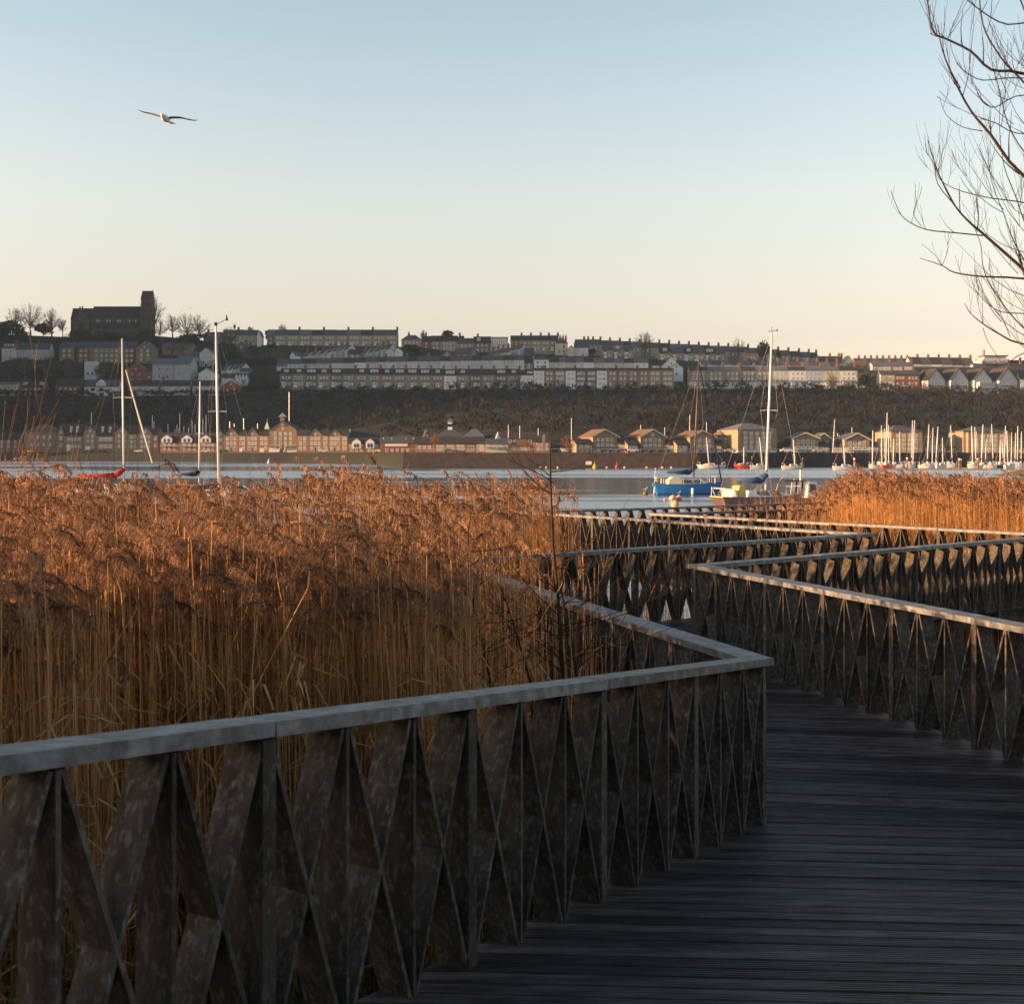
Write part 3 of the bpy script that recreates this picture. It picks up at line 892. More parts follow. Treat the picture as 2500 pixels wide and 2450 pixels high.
for i in range(10):
    house(tb_[i] + .0, tb_[i + 1], 945, 903.5, 895.5, 781, tw[i], 'slate2' if i % 3 else 'slated', win=(3, 3), wsz=(1.2, 1.8), bay=1, door=2, chim=((tb_[i + 1] - 1, 2.8),), balc=1, base=('render_lg' if i < 5 else 'render_w', .30), wt='w' if i < 6 else 'd',
          label=f'{NAMEC[tw[i]]} tall balconied terrace house, {ORD[i] if i < 5 else ORD[9 - i]} from the {"left" if i < 5 else "right"} behind the masts', group='tall balconied terrace on the hill')
house(2150, 2184, 945, 914, 905, 781, 'render_c', 'slate', win=(2, 2), door=1, chim=(2182,), label='small cream house left of the red brick pair by the gabled houses', name='house')
house(2184.5, 2212, 945, 914, 905, 781, 'brick', 'slate', win=(2, 3), door=2, chim=(2210,), label='red brick house touching the small cream house on its left', name='house')
house(2212.5, 2245, 945, 914, 904, 781, 'brick', 'slate', win=(2, 3), door=2, chim=(2235,), label='red brick house nearest the first white gabled house', name='house')
for i, (a, b_, tip, yb_) in enumerate([(2264, 2309, 900, 957), (2320, 2366, 899, 958), (2377, 2424, 899, 962), (2437, 2486, 897, 957)]):
    house(a, b_, yb_, 927, tip, 776, 'render_lg', 'slated', 'g', dep=16, rot=14, win=(2, 3), wt='d', balc=0 if i == 2 else 1, skyl=0, found=10, trimr='slated',
          label=['pale rendered house with a steep gable, leftmost of the four in a row', 'pale steep gabled house, second of the four in a row', 'pale steep gabled house with a wide glazed balcony box', 'pale steep gabled house, rightmost whole one of the four'][i], group='steep gabled houses at the right of the hill', name='gabled_house')
gb_ = empty('glazed_extension', P(2408, 947, 772), 0.24, label='white framed glazed box projecting from the third steep gabled house', cat='extension')
MB().box(-4.6, 5.6, 0, 3.2, 0, .4).box(-4.6, 5.6, 0, 3.2, 3.2, 3.6).box(-4.6, -4.2, 0, 3.2, .4, 3.2).box(5.2, 5.6, 0, 3.2, .4, 3.2).build('frame', M['render_w'], gb_)
MB().box(-4.2, 5.2, .3, .4, .4, 3.2).build('pane', M['glass_sky'], gb_)
house(2492, 2540, 955, 925, 905, 776, 'render_lg', 'slated', 'e', win=(2, 2), label='dark roofed house cut by the right edge beside the steep gables', name='house')
# ---------------- second row, backs of the grey terrace
R2 = 'the long grey second terrace'
terrace([676, 706, 735, 772, 810, 838, 866], 903, (888, 884.5), (877, 873.5), 815, ['render_w', 'render_g', 'render_g', 'render_g', 'render_lg', 'render_g'], ['slate', 'slate', 'slated'], 'the grey terrace left part', win=(1, 2), chimx=2, chm=CHIM2, dep=10)
house(866, 892, 902, 884, 873, 815, 'render_w', 'slated', win=(1, 3), label='bright white house in the long grey terrace at centre left', group=R2, dep=10)
terrace([892, 917, 942, 968, 994, 1020, 1047, 1075, 1100, 1125, 1151, 1177, 1203, 1229, 1255, 1280], 902, (883, 877.5), (872, 867), 815, ['render_g', 'render_g', 'render_lg', 'render_g', 'render_lg'], ['slate', 'slated', 'slate'], R2, win=(2, 3), chimx=2, chm=CHIM2, dep=10)
house(1281, 1301, 902, 885, 868, 816, 'stone', 'slated', win=(2, 1), label='narrow dark roofed house at the right end of the grey terrace', name='house')
house(1304, 1340, 902, 878, 870, 815, 'render_w', 'slate', win=(2, 3), wt='k', label='white double fronted house right of the narrow dark roofed one', name='house', kind='h')
terrace([1340, 1366, 1380, 1407, 1426, 1450, 1474, 1500, 1524, 1548, 1583], 900, (883, 885), (873, 875), 815, ['render_g', 'render_lg', 'render_g', 'render_lg', 'render_w'], ['slated', 'slate2', 'slate', 'slate2'], 'the row over the flat fronts', win=(1, 2), chimx=2, dep=10)
house(1621, 1657, 915, 889, 870, 806, 'render_w', 'slate', 'g', win=(2, 2), wt='k', dep=12, label='white gabled house beside the hillside steps above the blue boat', name='gabled_house')
house(1635, 1668, 920, 898, 887, 800, 'render_w', 'slate', 'g', win=(2, 1), wt='k', dep=8, label='lower white gabled house stepping down in front of its taller neighbour', name='gabled_house')
house(1594, 1622, 905, 892, 887, 815, 'render_w', 'slated', win=(1, 2), label='low white cottage with a dark roof left of the white gables', name='house')
terrace(span(1712, 2050, 14), 905, (889, 893), (879.5, 884), 815, ['render_lg', 'render_g', 'render_w'], ['slate2', 'slate'], 'the row above the balconied terrace', win=(1, 2), chimx=1, dep=10)
terrace(span(2130, 2232, 4), 908, 893, 884, 815, ['render_g', 'render_lg'], ['slate2'], 'the row above the brick pair', win=(1, 2), chimx=2, dep=10)
# ---------------- stepped little roofs climbing the slope, orange stacks
def steps(lst, D, what, tall=0):
    n = len(lst)
    for i, (cx, cy) in enumerate(lst):
        house(cx - 3, cx + 15, cy + 30, cy + 17, cy + 7.5, D, 'render_g' if i % 3 else 'render_lg', 'slate', 'e', dep=9, rot=-38, win=(1, 2), chim=((cx + 1, 3.4),), group=what, cat='house', name='cottage',
              label=f'small slate roofed cottage, {"lowest" if i == 0 else ("highest" if i == n-1 else ORD[i] + " from the bottom")} of {what}')
steps([(736,853),(756,849),(775,846),(792,843),(806,840),(820,838),(834,836)], 842, 'the left stepped row on the slope')
steps([(879,845),(895,842),(908,840),(921,837),(934,834)], 846, 'the middle stepped row on the slope')
steps([(1192,850),(1205,847),(1217,844),(1229,842),(1242,838),(1255,835)], 846, 'the right stepped row on the slope')
house(708, 720, 876, 867, 858, 835, 'render_w', 'slate', 'g', win=(1, 1), dep=9, rot=-20, label='white gable end at the foot of the left stepped row', name='cottage')
house(851, 880, 876, 864, 853, 836, 'stone2', 'slated', win=(1, 2), label='low house with two lamp lit looking windows between stepped rows', name='cottage')
house(940, 962, 868, 857, 850, 838, 'render_lg', 'slate', 'g', win=(1, 1), label='small pale gable cottage at the right end of the middle steps', name='cottage')
house(963, 981, 866, 856, 849, 840, 'render_w', 'slate', 'g', win=(1, 1), label='white cottage gable right of the small pale gable cottage', name='cottage')
house(1077, 1104, 872, 867, 857, 840, 'stone2', 'slate', 'g', win=(1, 1), label='cream edged gable poking above the grey terrace at centre', name='cottage')
house(1105, 1148, 872, 864, 850, 846, 'stone', 'slate', 'e', rot=-30, win=(1, 2), label='dark sloping roof house right of the cream edged gable', name='cottage')
house(1280, 1304, 880, 868, 850, 838, 'render_lg', 'slate', 'e', win=(1, 2), label='pale cottage under the cream skyline house', name='cottage')
# ---------------- third level and skyline
SK = 905
terrace(span(670, 970, 10), 845, 817, 805.5, SK, ['stone2', 'stone2', 'stone2', 'stone2'], ['slate', 'slate', 'slate2', 'slated'], 'the tan skyline terrace', win=(2, 3), bay=1, chimx=2, chm=CHIM2, dep=10, wsz=(1.2, 1.6))
house(652, 669, 846, 819, 805, SK, 'stone3', 'slate2', win=(2, 1), label='blue grey slate clad house at the left end of the tan terrace', name='house')
house(575, 627, 850, 817, 806, 900, 'stone2', 'slate', win=(2, 4), chim=(604, 578), chm=CHIM2, dep=12, label='dark stone house with a white end wall under the skyline', name='house')
house(627.5, 637, 850, 818, 807, 899, 'render_w', 'slate', 'g', win=(0, 1), dep=10, label='white end wall facing right beside the dark stone house', name='house_end', cat='house')
house(546, 595, 848, 806, 799, 906, 'stone3', 'slated', 'f', win=(2, 3), chim=(570,), chm=CHIM2, label='tall dark flat topped house on the skyline right of the trees', name='house')
house(497, 545, 850, 827, 811, 902, 'stone3', 'slate', win=(1, 3), skyl=2, chim=(504,), chm=CHIM2, dep=12, label='dark house with two bright roof lights behind the tall mast', name='house')
house(578, 600, 858, 838, 831, 880, 'stone3', 'slate', 'g', win=(1, 1), label='small gabled house with pale verges below the dark stone house', name='house', trimr='white')
def tt(a, b_, yb, ye, yr, wl, rf, lab, **k): house(a, b_, yb, ye, yr, SK, wl, rf, label=lab, name=k.pop('name', 'house'), **k)
tt(980, 1029, 855, 829, 818, 'stone2', 'slate', 'tall house with two stacks right of the tan skyline terrace', win=(2, 4), chim=(997, 1039), chm=CHIM2, kind='h')
tt(1030, 1051, 856, 832, 821, 'brick', 'slated', 'narrow dark brick house between two chimneyed skyline houses', win=(2, 1))
tt(1052, 1074, 857, 832, 820, 'brickt', 'slated', 'orange lit brick house left of the pine on the skyline', win=(2, 2), chim=(1081,))
tt(1075, 1117, 858, 832, 820, 'stone2', 'slated', 'stone house in front of the skyline pine with warm windows', win=(2, 4), chim=(1122,))
tt(1117.5, 1156, 860, 838, 826, 'stone2', 'slate', 'stone house with a long slate roof right of the pine', win=(2, 3))
tt(1156.5, 1198, 862, 836, 822, 'stone3', 'slated', 'dark roofed house with a white dormer left of the flat modern one', win=(2, 3), dorm=((.3, .2),), chim=(1166,))
tt(1198.5, 1240, 858, 824, 821, 'slate2', 'slate2', 'flat roofed grey modern house with big windows on the skyline', kind='f', win=(1, 2), wsz=(5, 3), hrange=(.55, .95)) if False else house(1198.5, 1240, 860, 824, 821, SK, 'render_g', 'slate2', 'f', win=(2, 2), wsz=(4.5, 3), label='flat roofed grey modern house with big windows on the skyline', name='modern_house')
terrace([1246, 1275, 1298, 1322, 1342, 1364], 858, 830, 819.5, SK, ['stone2', 'stone', 'stone2'], 'slated', 'the skyline terrace by the modern house', win=(2, 2), bay=1, chimx=1, chm=CHIM2, dep=10)
house(1356, 1386, 867, 838, 826, 895, 'render_c', 'slate', 'h', win=(2, 2), wt='k', chim=(1368, 1375, 1382), label='cream house with three orange stacks at skyline centre', name='house')
house(1387, 1402, 866, 850, 843, 885, 'render_c', 'slate', 'g', win=(1, 1), label='low cream cottage attached right of the three stacked cream house', name='cottage')
house(1403, 1436, 864, 848, 837, 892, 'render_w', 'slate', 'e', win=(1, 2), label='white house with a small slate roof below the skyline stacks', name='house')
tt(1405, 1468, 862, 839, 829, 'stone', 'slate', 'grey house with four stacks on the skyline right of the cream one', win=(1, 4), chim=(1427, 1437, 1449, 1467), chm=CHIM2)
xs_ = [1468] + [1468 + 24.2 * i for i in range(1, 16)]
terrace(xs_, (860, 872), (843, 860), (830.5, 848), SK, ['stone', 'stone3', 'stone2'], ['slate', 'slate', 'slated', 'slate2'], 'the long falling skyline terrace', win=(1, 2), chimx=1, chm=CHIM2, dep=10)
terrace([xs_[-1], 1856, 1880, 1905, 1930, 1956, 1980, 1998], (876, 886), (858, 873), (849, 862), SK, ['stone', 'stone3', 'stone'], ['slated', 'slate'], 'the skyline terrace behind white mast', win=(1, 2), chimx=1, chm=CHIM2, dep=10)
terrace([1470, 1495, 1522, 1546], (878, 880), 854, 843, 868, ['stone2', 'stone'], ['slate', 'slate2'], 'the short row by the round tree', win=(1, 2), bay=1, dormf=.5, chimx=2, dep=9)
terrace([1608, 1640, 1669, 1695, 1721, 1746, 1771], (880, 888), (860, 863), (847, 850), 868, ['stone2', 'stone', 'stone2'], ['slated', 'slate'], 'the bayed row under the skyline', win=(1, 3), bay=1, dormf=.5, dep=9)
house(1820, 1848, 886, 861, 853, 868, 'stone2', 'slate', win=(1, 3), label='tan stone house left of the dark evergreen on the skyline', name='house')
house(2000, 2060, 900, 884, 870, 880, 'render_g', 'slated', win=(1, 3), chim=(2032, 2054, 2061), dep=14, label='long dark roofed house left of the pale blue gable end', name='house')
house(2059, 2084, 905, 884, 868, 870, 'render_lg', 'slate', 'g', win=(0, 1), dep=9, label='pale blue grey gable end right of the long dark roof', name='gabled_house')
house(2084, 2128, 908, 892, 880, 860, 'brickt', 'tilered', 'h', win=(1, 2), dep=12, label='house with a rust red hipped roof above the big bare tree', name='house')
house(2128, 2146, 908, 893, 881, 858, 'stone', 'slate', 'g', win=(1, 1), label='grey gable between the rust red roof and the grey roofs', name='gabled_house')
terrace(span(2088, 2222, 9), 900, 884, 875, SK, ['brickp', 'stone'], ['slate', 'slate2'], 'the skyline row with stout stacks', win=(1, 2), chimx=1, dep=10)
terrace(span(2222, 2378, 6), 905, (887, 891), (872, 874), 895, ['render_lg', 'render_g', 'render_w', 'render_lg'], ['slated', 'slate'], 'the skyline row over steep gables', win=(1, 3), chimx=1, dep=12)
terrace(span(2378, 2500, 4), 912, 897, 888, 870, ['render_g', 'render_lg'], ['slate', 'slated'], 'the low row at right edge', win=(1, 3), chimx=1, dep=10)
terrace(span(2468, 2530, 2), 905, 893, 880, SK, 'stone3', 'slated', 'the dark far right pair', win=(1, 3), chimx=1, dep=10)
mb_ = empty('modern_block', P(2430, 903, SK), 0, label='pale block with a curved flat roof and round corner, right skyline', cat='building')
pr__ = [(-9, 0), (9, 0), (11.5, 3), (11.5, 9), (9, 12), (-9, 12)]
MB().prism(pr__, 'z', -4, 8).build('wall', M['render_lg'], mb_)
MB().prism([(x * .82, 1.5 + y * .8) for x, y in pr__], 'z', 8, 10.2).build('window_band', M['glass_sky'], mb_)
MB().prism([(x * .95, .5 + y * .95) for x, y in pr__], 'z', 10.2, 10.8).build('roof', M['slate2'], mb_)
MB().tube([(-6.5, 5, 10.8), (-6.5, 5, 15)], .8, 8).build('flue', M['brickp'], mb_)
# ---------------- left hillside
house(-12, 40, 970, 938, 933, 781, 'render_c', 'slate2', win=(2, 5), balc=2, label='cream flats with white balconies at the left picture edge', name='house')
house(51, 108, 968, 944, 930, 783, 'brick', 'slated', win=(2, 4), dorm=((.14, .16), (.86, .16)), balc=1, garage=0, label='dark roofed brick house with two small pointed dormers, far left', name='house')
house(135, 197, 970, 941, 924, 783, 'brick', 'slated', win=(2, 4), label='dark roofed brick house left of the bright white detached one', name='house')
wh = house(206, 290, 972, 943, 927, 783, 'render_w', 'slate', win=(2, 3), wsz=(2.6, 2.6), wt='k', label='big bright white house with a small front gable, left hillside', name='detached_house')
MB().prism([(-2.8, 0), (2.8, 0), (2.8, 1.6), (0, 4.2), (-2.8, 1.6)], 'y', -1.0, 3).build('front_gable', M['render_w'], wh).location = (-.4, 0, 7.6)
for i, (a, b_) in enumerate([(315, 387), (392, 463), (470, 537)]):
    house(a, b_, 969, 941, 929, 783, 'render_g', 'slated', win=(2, 4), wsz=(2.0, 1.5), label=['grey semi detached pair right of the bright white house', 'grey semi detached pair in the middle of three alike', 'grey semi detached pair crossed by the tall white mast'][i], group='grey semi detached pairs', name='semi_detached_house', chim=(a + 2,) if i else ())
house(540, 587, 966, 940, 927, 783, 'brick', 'tilered', 'g', win=(1, 2), dep=12, label='red brick house with a wide white edged gable right of tall mast', name='gabled_house', trimr='white')
A2 = 'brick apartment block below the church'
for i, (a, b_, wl) in enumerate([(145, 181, 'brickt'), (188, 219, 'brick'), (219.5, 300, 'brickt'), (300.5, 331, 'brick')]):
    house(a, b_, 890, 847, 834, 850, wl, 'slate', win=(3, 2 if b_ - a < 50 else 5), wsz=(1.8, 1.8), label=['tan brick wing at the left end of the church hill flats', 'red brick wing left in the church hill flats', 'long tan brick middle of the church hill flats', 'red brick wing right in the church hill flats'][i], group='apartment wings below the church', name='apartment_block', cat='building')
house(332, 374, 886, 849, 832, 848, 'brickt', 'slate', 'g', win=(3, 2), wsz=(1.8, 1.8), dep=12, label='tan brick gable ended flats at the right of the church hill flats', name='apartment_block', cat='building')
house(4, 36, 868, 849, 838, 852, 'render_w', 'slate', win=(1, 2), chim=(33,), dorm=((.5, .7),), label='white house with an orange lit end at the far left hillside', name='house')
house(36.5, 120, 868, 852, 838, 853, 'render_lg', 'slate', win=(1, 4), chim=(88,), label='low white terrace with one red stack, half behind trees', name='house')
house(206, 234, 925, 882, 879, 815, 'render_w', 'slate2', 'f', win=(2, 2), wt='k', label='tall white stepped house half hidden by trees above the white one', name='house')
house(307, 356, 938, 903, 888, 806, 'brick', 'tilered', 'g', win=(2, 2), wsz=(.8, 1.2), dep=14, label='red brick hall with a broad low gable behind the left mast', name='hall', cat='hall')
house(356, 372, 938, 905, 896, 806, 'brick', 'slated', win=(1, 1), label='dark roofed brick link between the red hall and grey hall', name='house')
gh = house(372, 425, 932, 889, 875, 806, 'render_g', 'slate2', 'e', dep=20, win=(2, 2), wt='k', label='big grey hall with a ribbed metal roof right of the brick hall', name='hall', cat='hall')
house(425.5, 464, 932, 889, 870, 805, 'render_g', 'slate2', 'e', dep=20, win=(0, 1), label='windowless ribbed grey end of the big grey hall', name='hall', cat='hall')
house(487, 519, 890, 862, 848, 842, 'render_lg', 'slate', 'g', win=(2, 2), wsz=(2, 1.6), dep=10, label='pale green white gabled house above the mast spreaders', name='gabled_house')
house(467, 486, 886, 868, 858, 844, 'stone', 'slate', win=(1, 2), label='low stone wing left of the pale gabled house', name='house')
house(484, 525, 930, 912, 898, 806, 'render_w', 'slate', 'g', win=(1, 1), wsz=(1.6, 1.4), dep=12, label='bright white broad gable left of the tallest mast', name='gabled_house')
terrace([540, 553, 566, 579, 590], (915, 905), (905, 898), (893, 886), 824, ['render_lg', 'render_w'], 'slate', 'the tiny row by tallest mast', win=(1, 1), rot=-30, dep=9)
for i in range(4):
    house(574 + 8 * i, 581 + 8 * i, 935, 920, 911, 803, 'render_w', 'slate', 'g', win=(1, 1), dep=8, label=f'tiny white pointed gable, {ORD[i]} from the left of four in a row', group='tiny white gables right of the tallest mast', name='cottage')
house(540, 572, 936, 922, 912, 803, 'render_b', 'slated', win=(1, 3), label='low blue white house left of the four tiny gables', name='house')
house(586, 612, 925, 907, 899, 818, 'render_g', 'slate', 'e', win=(1, 1), label='grey house end behind the four tiny white gables', name='house')
house(675, 700, 905, 894, 885, 812, 'render_b', 'slate2', win=(1, 2), label='pale blue cottage at the left end of the long grey terrace', name='cottage')
house(396, 470, 872, 845, 838, 866, 'brickp', 'slate', win=(1, 3), label='pinkish house half hidden by bare trees right of the church', name='house')

# ---------------- church
cx0 = P(257, 822, 930); s_ = 930 / F
ch = empty('church', cx0, 0, label='large dark stone church with a saddleback tower on the skyline', cat='church')
def cw(x): return (x - 257) * s_
def cz(y, D=930): return zpx(y, D) - cx0.z
def eave_block(x0, x1, y0, y1, ye, yr, parent_wall='wall'):
    b = MB(); d = y1 - y0
    b.prism([(y0, -6), (y1, -6), (y1, cz(ye)), (y0 + d/2, cz(yr, 930 + y0 + d/2)), (y0, cz(ye))], 'x', cw(x0), cw(x1))
    wl = b.build(parent_wall, M['churchstone'], ch)
    r__ = MB(); zt, zr = cz(ye), cz(yr, 930 + y0 + d/2)
    for sy in (0, 1):
        q = [(y0 - .3, zt), (y0 + d/2, zr + .05), (y0 + d/2, zr + .5), (y0 - .3, zt + .45)]
        if sy: q = [(y0 + y1 - a, z) for a, z in q]
        r__.prism(q, 'x', cw(x0), cw(x1))
    r__.build('roof', M['churchroof'], ch)
    return wl
eave_block(169, 220.3, 3, 13, 779, 754, 'chancel_wall')
nv = eave_block(220.6, 343, 2, 14, 774, 749.5, 'nave_wall')
for k_ in (234.5, 240, 260, 266, 286, 291, 314, 330):
    link('window', WIN['w'], ch, (cw(k_), 1.95, cz(788)), (.7, 1, 2.4))
ai = MB().prism([(-2.5, -6), (2, -6), (2, cz(789)), (-2.5, cz(803))], 'x', cw(224), cw(340)); ai.build('aisle_wall', M['churchstone'], ch)
MB().prism([(-2.8, cz(804) + .3), (1.9, cz(788.5) + .3), (1.9, cz(788.5) + .7), (-2.8, cz(804) + .7)], 'x', cw(224), cw(340)).build('aisle_roof', M['churchroof'], ch)
gx0, gx1 = cw(182), cw(220)
gmid = (gx0 + gx1) / 2
MB().prism([(gx0, -6), (gx1, -6), (gx1, cz(785)), (gmid, cz(767)), (gx0, cz(785))], 'y', -3, 6).build('transept', M['churchstone'], ch)
g2 = MB()
for sx in (-1, 1): g2.beam((gmid + sx * (gx1 - gx0) / 2 * 1.02, -3.2, cz(785.5)), (gmid, -3.2, cz(766.5)), .5, .5)
g2.build('gable_coping', M['stone3'], ch)
aw = MB(); 
pts_ = [(-1.7, 0), (1.7, 0), (1.7, 3.6), (1.1, 4.8), (0, 5.8), (-1.1, 4.8), (-1.7, 3.6)]
aw.prism([(gmid + x, cz(807) + z) for x, z in pts_], 'y', -3.12, -2.98); aw.build('window', M['dark'], ch)
MB().prism([(gmid - 1.6, cz(767)), (gmid + 1.6, cz(767)), (gmid + 1.3, cz(757)), (gmid + 1.3, cz(749)), (gmid + .5, cz(749)), (gmid + .5, cz(755)), (gmid - .5, cz(755)), (gmid - .5, cz(749)), (gmid - 1.3, cz(749)), (gmid - 1.3, cz(757))], 'y', -2.8, -1.9).build('bellcote', M['churchstone'], ch)
tx0, tx1 = cw(344), cw(369.5)
tm = (tx0 + tx1) / 2; ty0, ty1 = 0, 9
tw_ = MB().box(tx0 - .3, tx1 + .3, ty0 - .3, ty1 + .3, -8, cz(752)).box(tx0, tx1, ty0, ty1, cz(752), cz(729)).prism([(ty0, cz(729)), (ty1, cz(729)), ((ty0+ty1)/2, cz(710.5, 934))], 'x', tx0, tx1)
tower = tw_.build('tower', M['churchstone'], ch)
r__ = MB()
for sy in (0, 1):
    q = [(ty0 - .2, cz(729.5)), ((ty0+ty1)/2, cz(711, 934)), ((ty0+ty1)/2, cz(711, 934) + .4), (ty0 - .2, cz(729.5) + .4)]
    if sy: q = [(ty0 + ty1 - a, z) for a, z in q]
    r__.prism(q, 'x', tx0 - .15, tx1 + .15)
r__.build('tower_roof', M['churchroof'], ch)
for k_ in (-1.7, 0, 1.7):
    MB().box(tm + k_ - .35, tm + k_ + .35, -.04, .1, cz(747), cz(735)).build('belfry_opening', M['dark'], ch)
pn = MB()
for (px, py, d_) in ((169, 754, 8), (220.5, 749.5, 8), (344, 711, 4.5), (369.5, 711, 4.5)):
    pn.tube([(cw(px), d_, cz(py) - 1), (cw(px), d_, cz(py - 6 if px != 369.5 else py - 9))], [.35, .08], 4)
pn.build('finial', M['churchstone'], ch)
for k_ in (232, 250, 268, 286, 304, 322, 338):
    MB().prism([(-3.6, -6), (-2.5, -6), (-2.5, cz(806)), (-3.6, cz(812))], 'x', cw(k_) - .4, cw(k_) + .4).build('buttress', M['churchstone'], ch)

# ---------------- waterfront
def Dw(x): return lerp_table(DB, x)
WB = 1101
def wf(a, b_, yb, ye, yr, kind, wl, rf, lab, **k):
    k.setdefault('name', 'waterside_house'); k.setdefault('group', None)
    off = k.pop('off', 0)
    return house(a, b_, yb, ye, yr, Dw((a + b_) / 2) + off, wl, rf, kind, label=lab, found=2.0, **k)
wf(-30, 55, 1097, 1072, 1056, 'e', 'brickp', 'slated', 'low dim house at the left edge behind the bare shrub', win=(2, 4))
wf(60, 139, 1099, 1055, 1036, 'h', 'brickt', 'tilebr', 'tan brick house with a hipped roof, leftmost of the waterside row', win=(2, 4), dep=12)
wf(140, 157, 1100, 1058, 1034, 'g', 'brickt', 'slated', 'narrow tan gable bay at the left end of the waterside terrace', win=(2, 1), wsz=(1.6, 1.8), rot=8)
wf(157.5, 204, 1100, 1062, 1034, 'e', 'brickt', 'slated', 'tan terrace with two white dormers left of the pointed gable', win=(2, 4), dorm=((.3, .1), (.62, .1)), garage=1, hrange=(.03, .95))
wf(204.5, 235, 1100, 1055, 1038, 'g', 'brickt', 'slated', 'tan pointed gable house between the two dormered terraces', win=(3, 2), garage=1, off=-1.5)
wf(235.5, 280, 1100, 1062, 1035, 'e', 'brickt', 'slated', 'tan terrace with white patio windows left of the left mast', win=(2, 3), wsz=(3, 1.8), dorm=((.3, .1), (.7, .1)), hrange=(.03, .95))
wf(280.5, 313, 1100, 1055, 1038, 'g', 'brickt', 'slated', 'tan pointed gable house directly behind the left mast', win=(3, 2), off=-1.5)
wf(313.5, 337, 1100, 1058, 1038, 'e', 'brickt', 'slated', 'tan terrace house between two pointed gables right of left mast', win=(3, 2))
wf(337.5, 372, 1100, 1057, 1042, 'g', 'brickt', 'slated', 'tan pointed gable house crossed by the slanting pole', win=(3, 3), off=-1.5)
wf(372.5, 386, 1100, 1060, 1043, 'e', 'brickt', 'slated', 'narrow tan end house right of the slanting pole', win=(2, 1))
for i, (a, b_) in enumerate([(390, 437), (438, 487), (488, 529)]):
    hh_ = wf(a, b_, 1103, 1079, 1057, 'e', 'brickp', 'slated', f'dark roofed house with a bright white front gable, {["left", "middle", "right"][i]} of three', win=(2, 3), group='white gabled houses between the masts', balc=1)
    s__ = Dw((a + b_) / 2) / F
    o_ = MB().prism([(-12.5*s__, 0), (12.5*s__, 0), (12.5*s__, 9*s__), (0, 18*s__), (-12.5*s__, 9*s__)], 'y', -.9, 4).build('white_gable', M['render_w'], hh_)
    zz0 = (1103 - 1080) * s__
    o_.location = (-.12 * 47 * s__, 0, zz0)
    for q_ in (-1, 1): link('window', WIN['k'], hh_, (-.12 * 47 * s__ + q_ * 1.0, -.9, zz0 + .2), (1.0, 1, 1.7))
wf(530, 546, 1104, 1062, 1048, 'g', 'brickt', 'slated', 'tan side gable with an orange lit end right of tallest mast', win=(2, 1), rot=10)
for i, (a, b_, yr_, wn) in enumerate([(547, 582, 1042, 3), (601, 631, 1042, 3), (753, 787, 1044, 3), (802, 833, 1046, 3)]):
    wf(a, b_, 1104, 1062, yr_, 'g', 'brickt', 'slated', f'tan pointed gable house, {ORD[i]} of four around the clock pavilion', win=(3, wn), door=2, group='pointed gables around the clock pavilion', off=-1.5)
for i, (a, b_) in enumerate([(582.5, 600.5), (631.5, 657), (724.5, 752.5), (787.5, 801.5), (833.5, 849)]):
    wf(a, b_, 1104, 1062, 1050, 'e', 'brickt', 'slated', f'tan flat fronted house, {ORD[i]} from the left between the pavilion gables', win=(3, 2), garage=1 if i in (0, 1) else 0, wsz=(1.3, 1.5), group='tan houses between the pavilion gables')
pv = wf(658, 724, 1104, 1049, 1027, 'g', 'brickt', 'slated', 'broad gabled pavilion with a round clock and roof cupola', win=(4, 4), dep=16, name='clock_pavilion', cat='building', off=-4, wsz=(1.2, 1.4))
s__ = (Dw(691) - 4) / F
ck = MB(); n_c = 24
ck.tube([(0, -.25, 0), (0, 0, 0)], 1.15, n_c); ck.build('clock', [M['brickp']], pv).location = (0, 0, (1104 - 1035) * s__)
k_ = MB().tube([(0, -.32, 0), (0, -.2, 0)], .8, n_c); ko = k_.build('clock_face', M['stone2'], pv); ko.location = (0, 0, (1104 - 1035) * s__)
MB().box(-.06, .06, -.38, -.32, 0, .65).box(0, .45, -.38, -.32, -.05, .06).build('clock_hand', M['dark'], ko)
cu = MB().box(-.9, .9, -.9, .9, 0, 2.4); cuo = cu.build('cupola', M['brickt'], pv); cuo.location = (-8 * s__, 7, (1104 - 1029) * s__)
MB().add([(-1.7,-1.7,2.4),(1.7,-1.7,2.4),(1.7,1.7,2.4),(-1.7,1.7,2.4),(0,0,4.4)], [(0,1,4),(1,2,4),(2,3,4),(3,0,4),(3,2,1,0)]).build('cupola_roof', M['metal'], cuo)
for sx, m__ in ((-1, 'white'), (1, 'doorm')):
    link('garage_door', GARAGE, pv, (sx * 22 * s__, -.3, .1), (24 * s__, 2, 11 * s__))
    link('balcony', BALC, pv, (sx * 20 * s__, 0, 12 * s__), (26 * s__, 1.6, 1.3))
for sx in (-1, 1):
    MB().beam((sx * 5.5 * s__, -4.2, .1), (sx * 8 * s__, -.2, 16 * s__), .3, .3).build('stair_rail', M['white'], pv)
# pointed little tower left of the pavilion
tv = empty('pointed_tower', P(651, 1104, Dw(651) + 6), 0, label='small tower with a sunlit coloured pyramid roof left of the clock pavilion', cat='tower')
s__ = (Dw(651) + 6) / F
MB().box(-5.5*s__, 5.5*s__, 0, 11*s__, -2, 56*s__).build('wall', M['brickt'], tv)
MB().add([(-6.2*s__,-.2,56*s__),(6.2*s__,-.2,56*s__),(6.2*s__,11.4*s__,56*s__),(-6.2*s__,11.4*s__,56*s__),(0,5.5*s__,76*s__)], [(0,1,4),(1,2,4),(2,3,4),(3,0,4),(3,2,1,0)]).build('roof', M['cream'], tv)  # cream puts sunlight into the roof colour
MB().tube([(0,5.5*s__,76*s__),(0,5.5*s__,83*s__)], .12, 5).build('finial', M['metal'], tv)
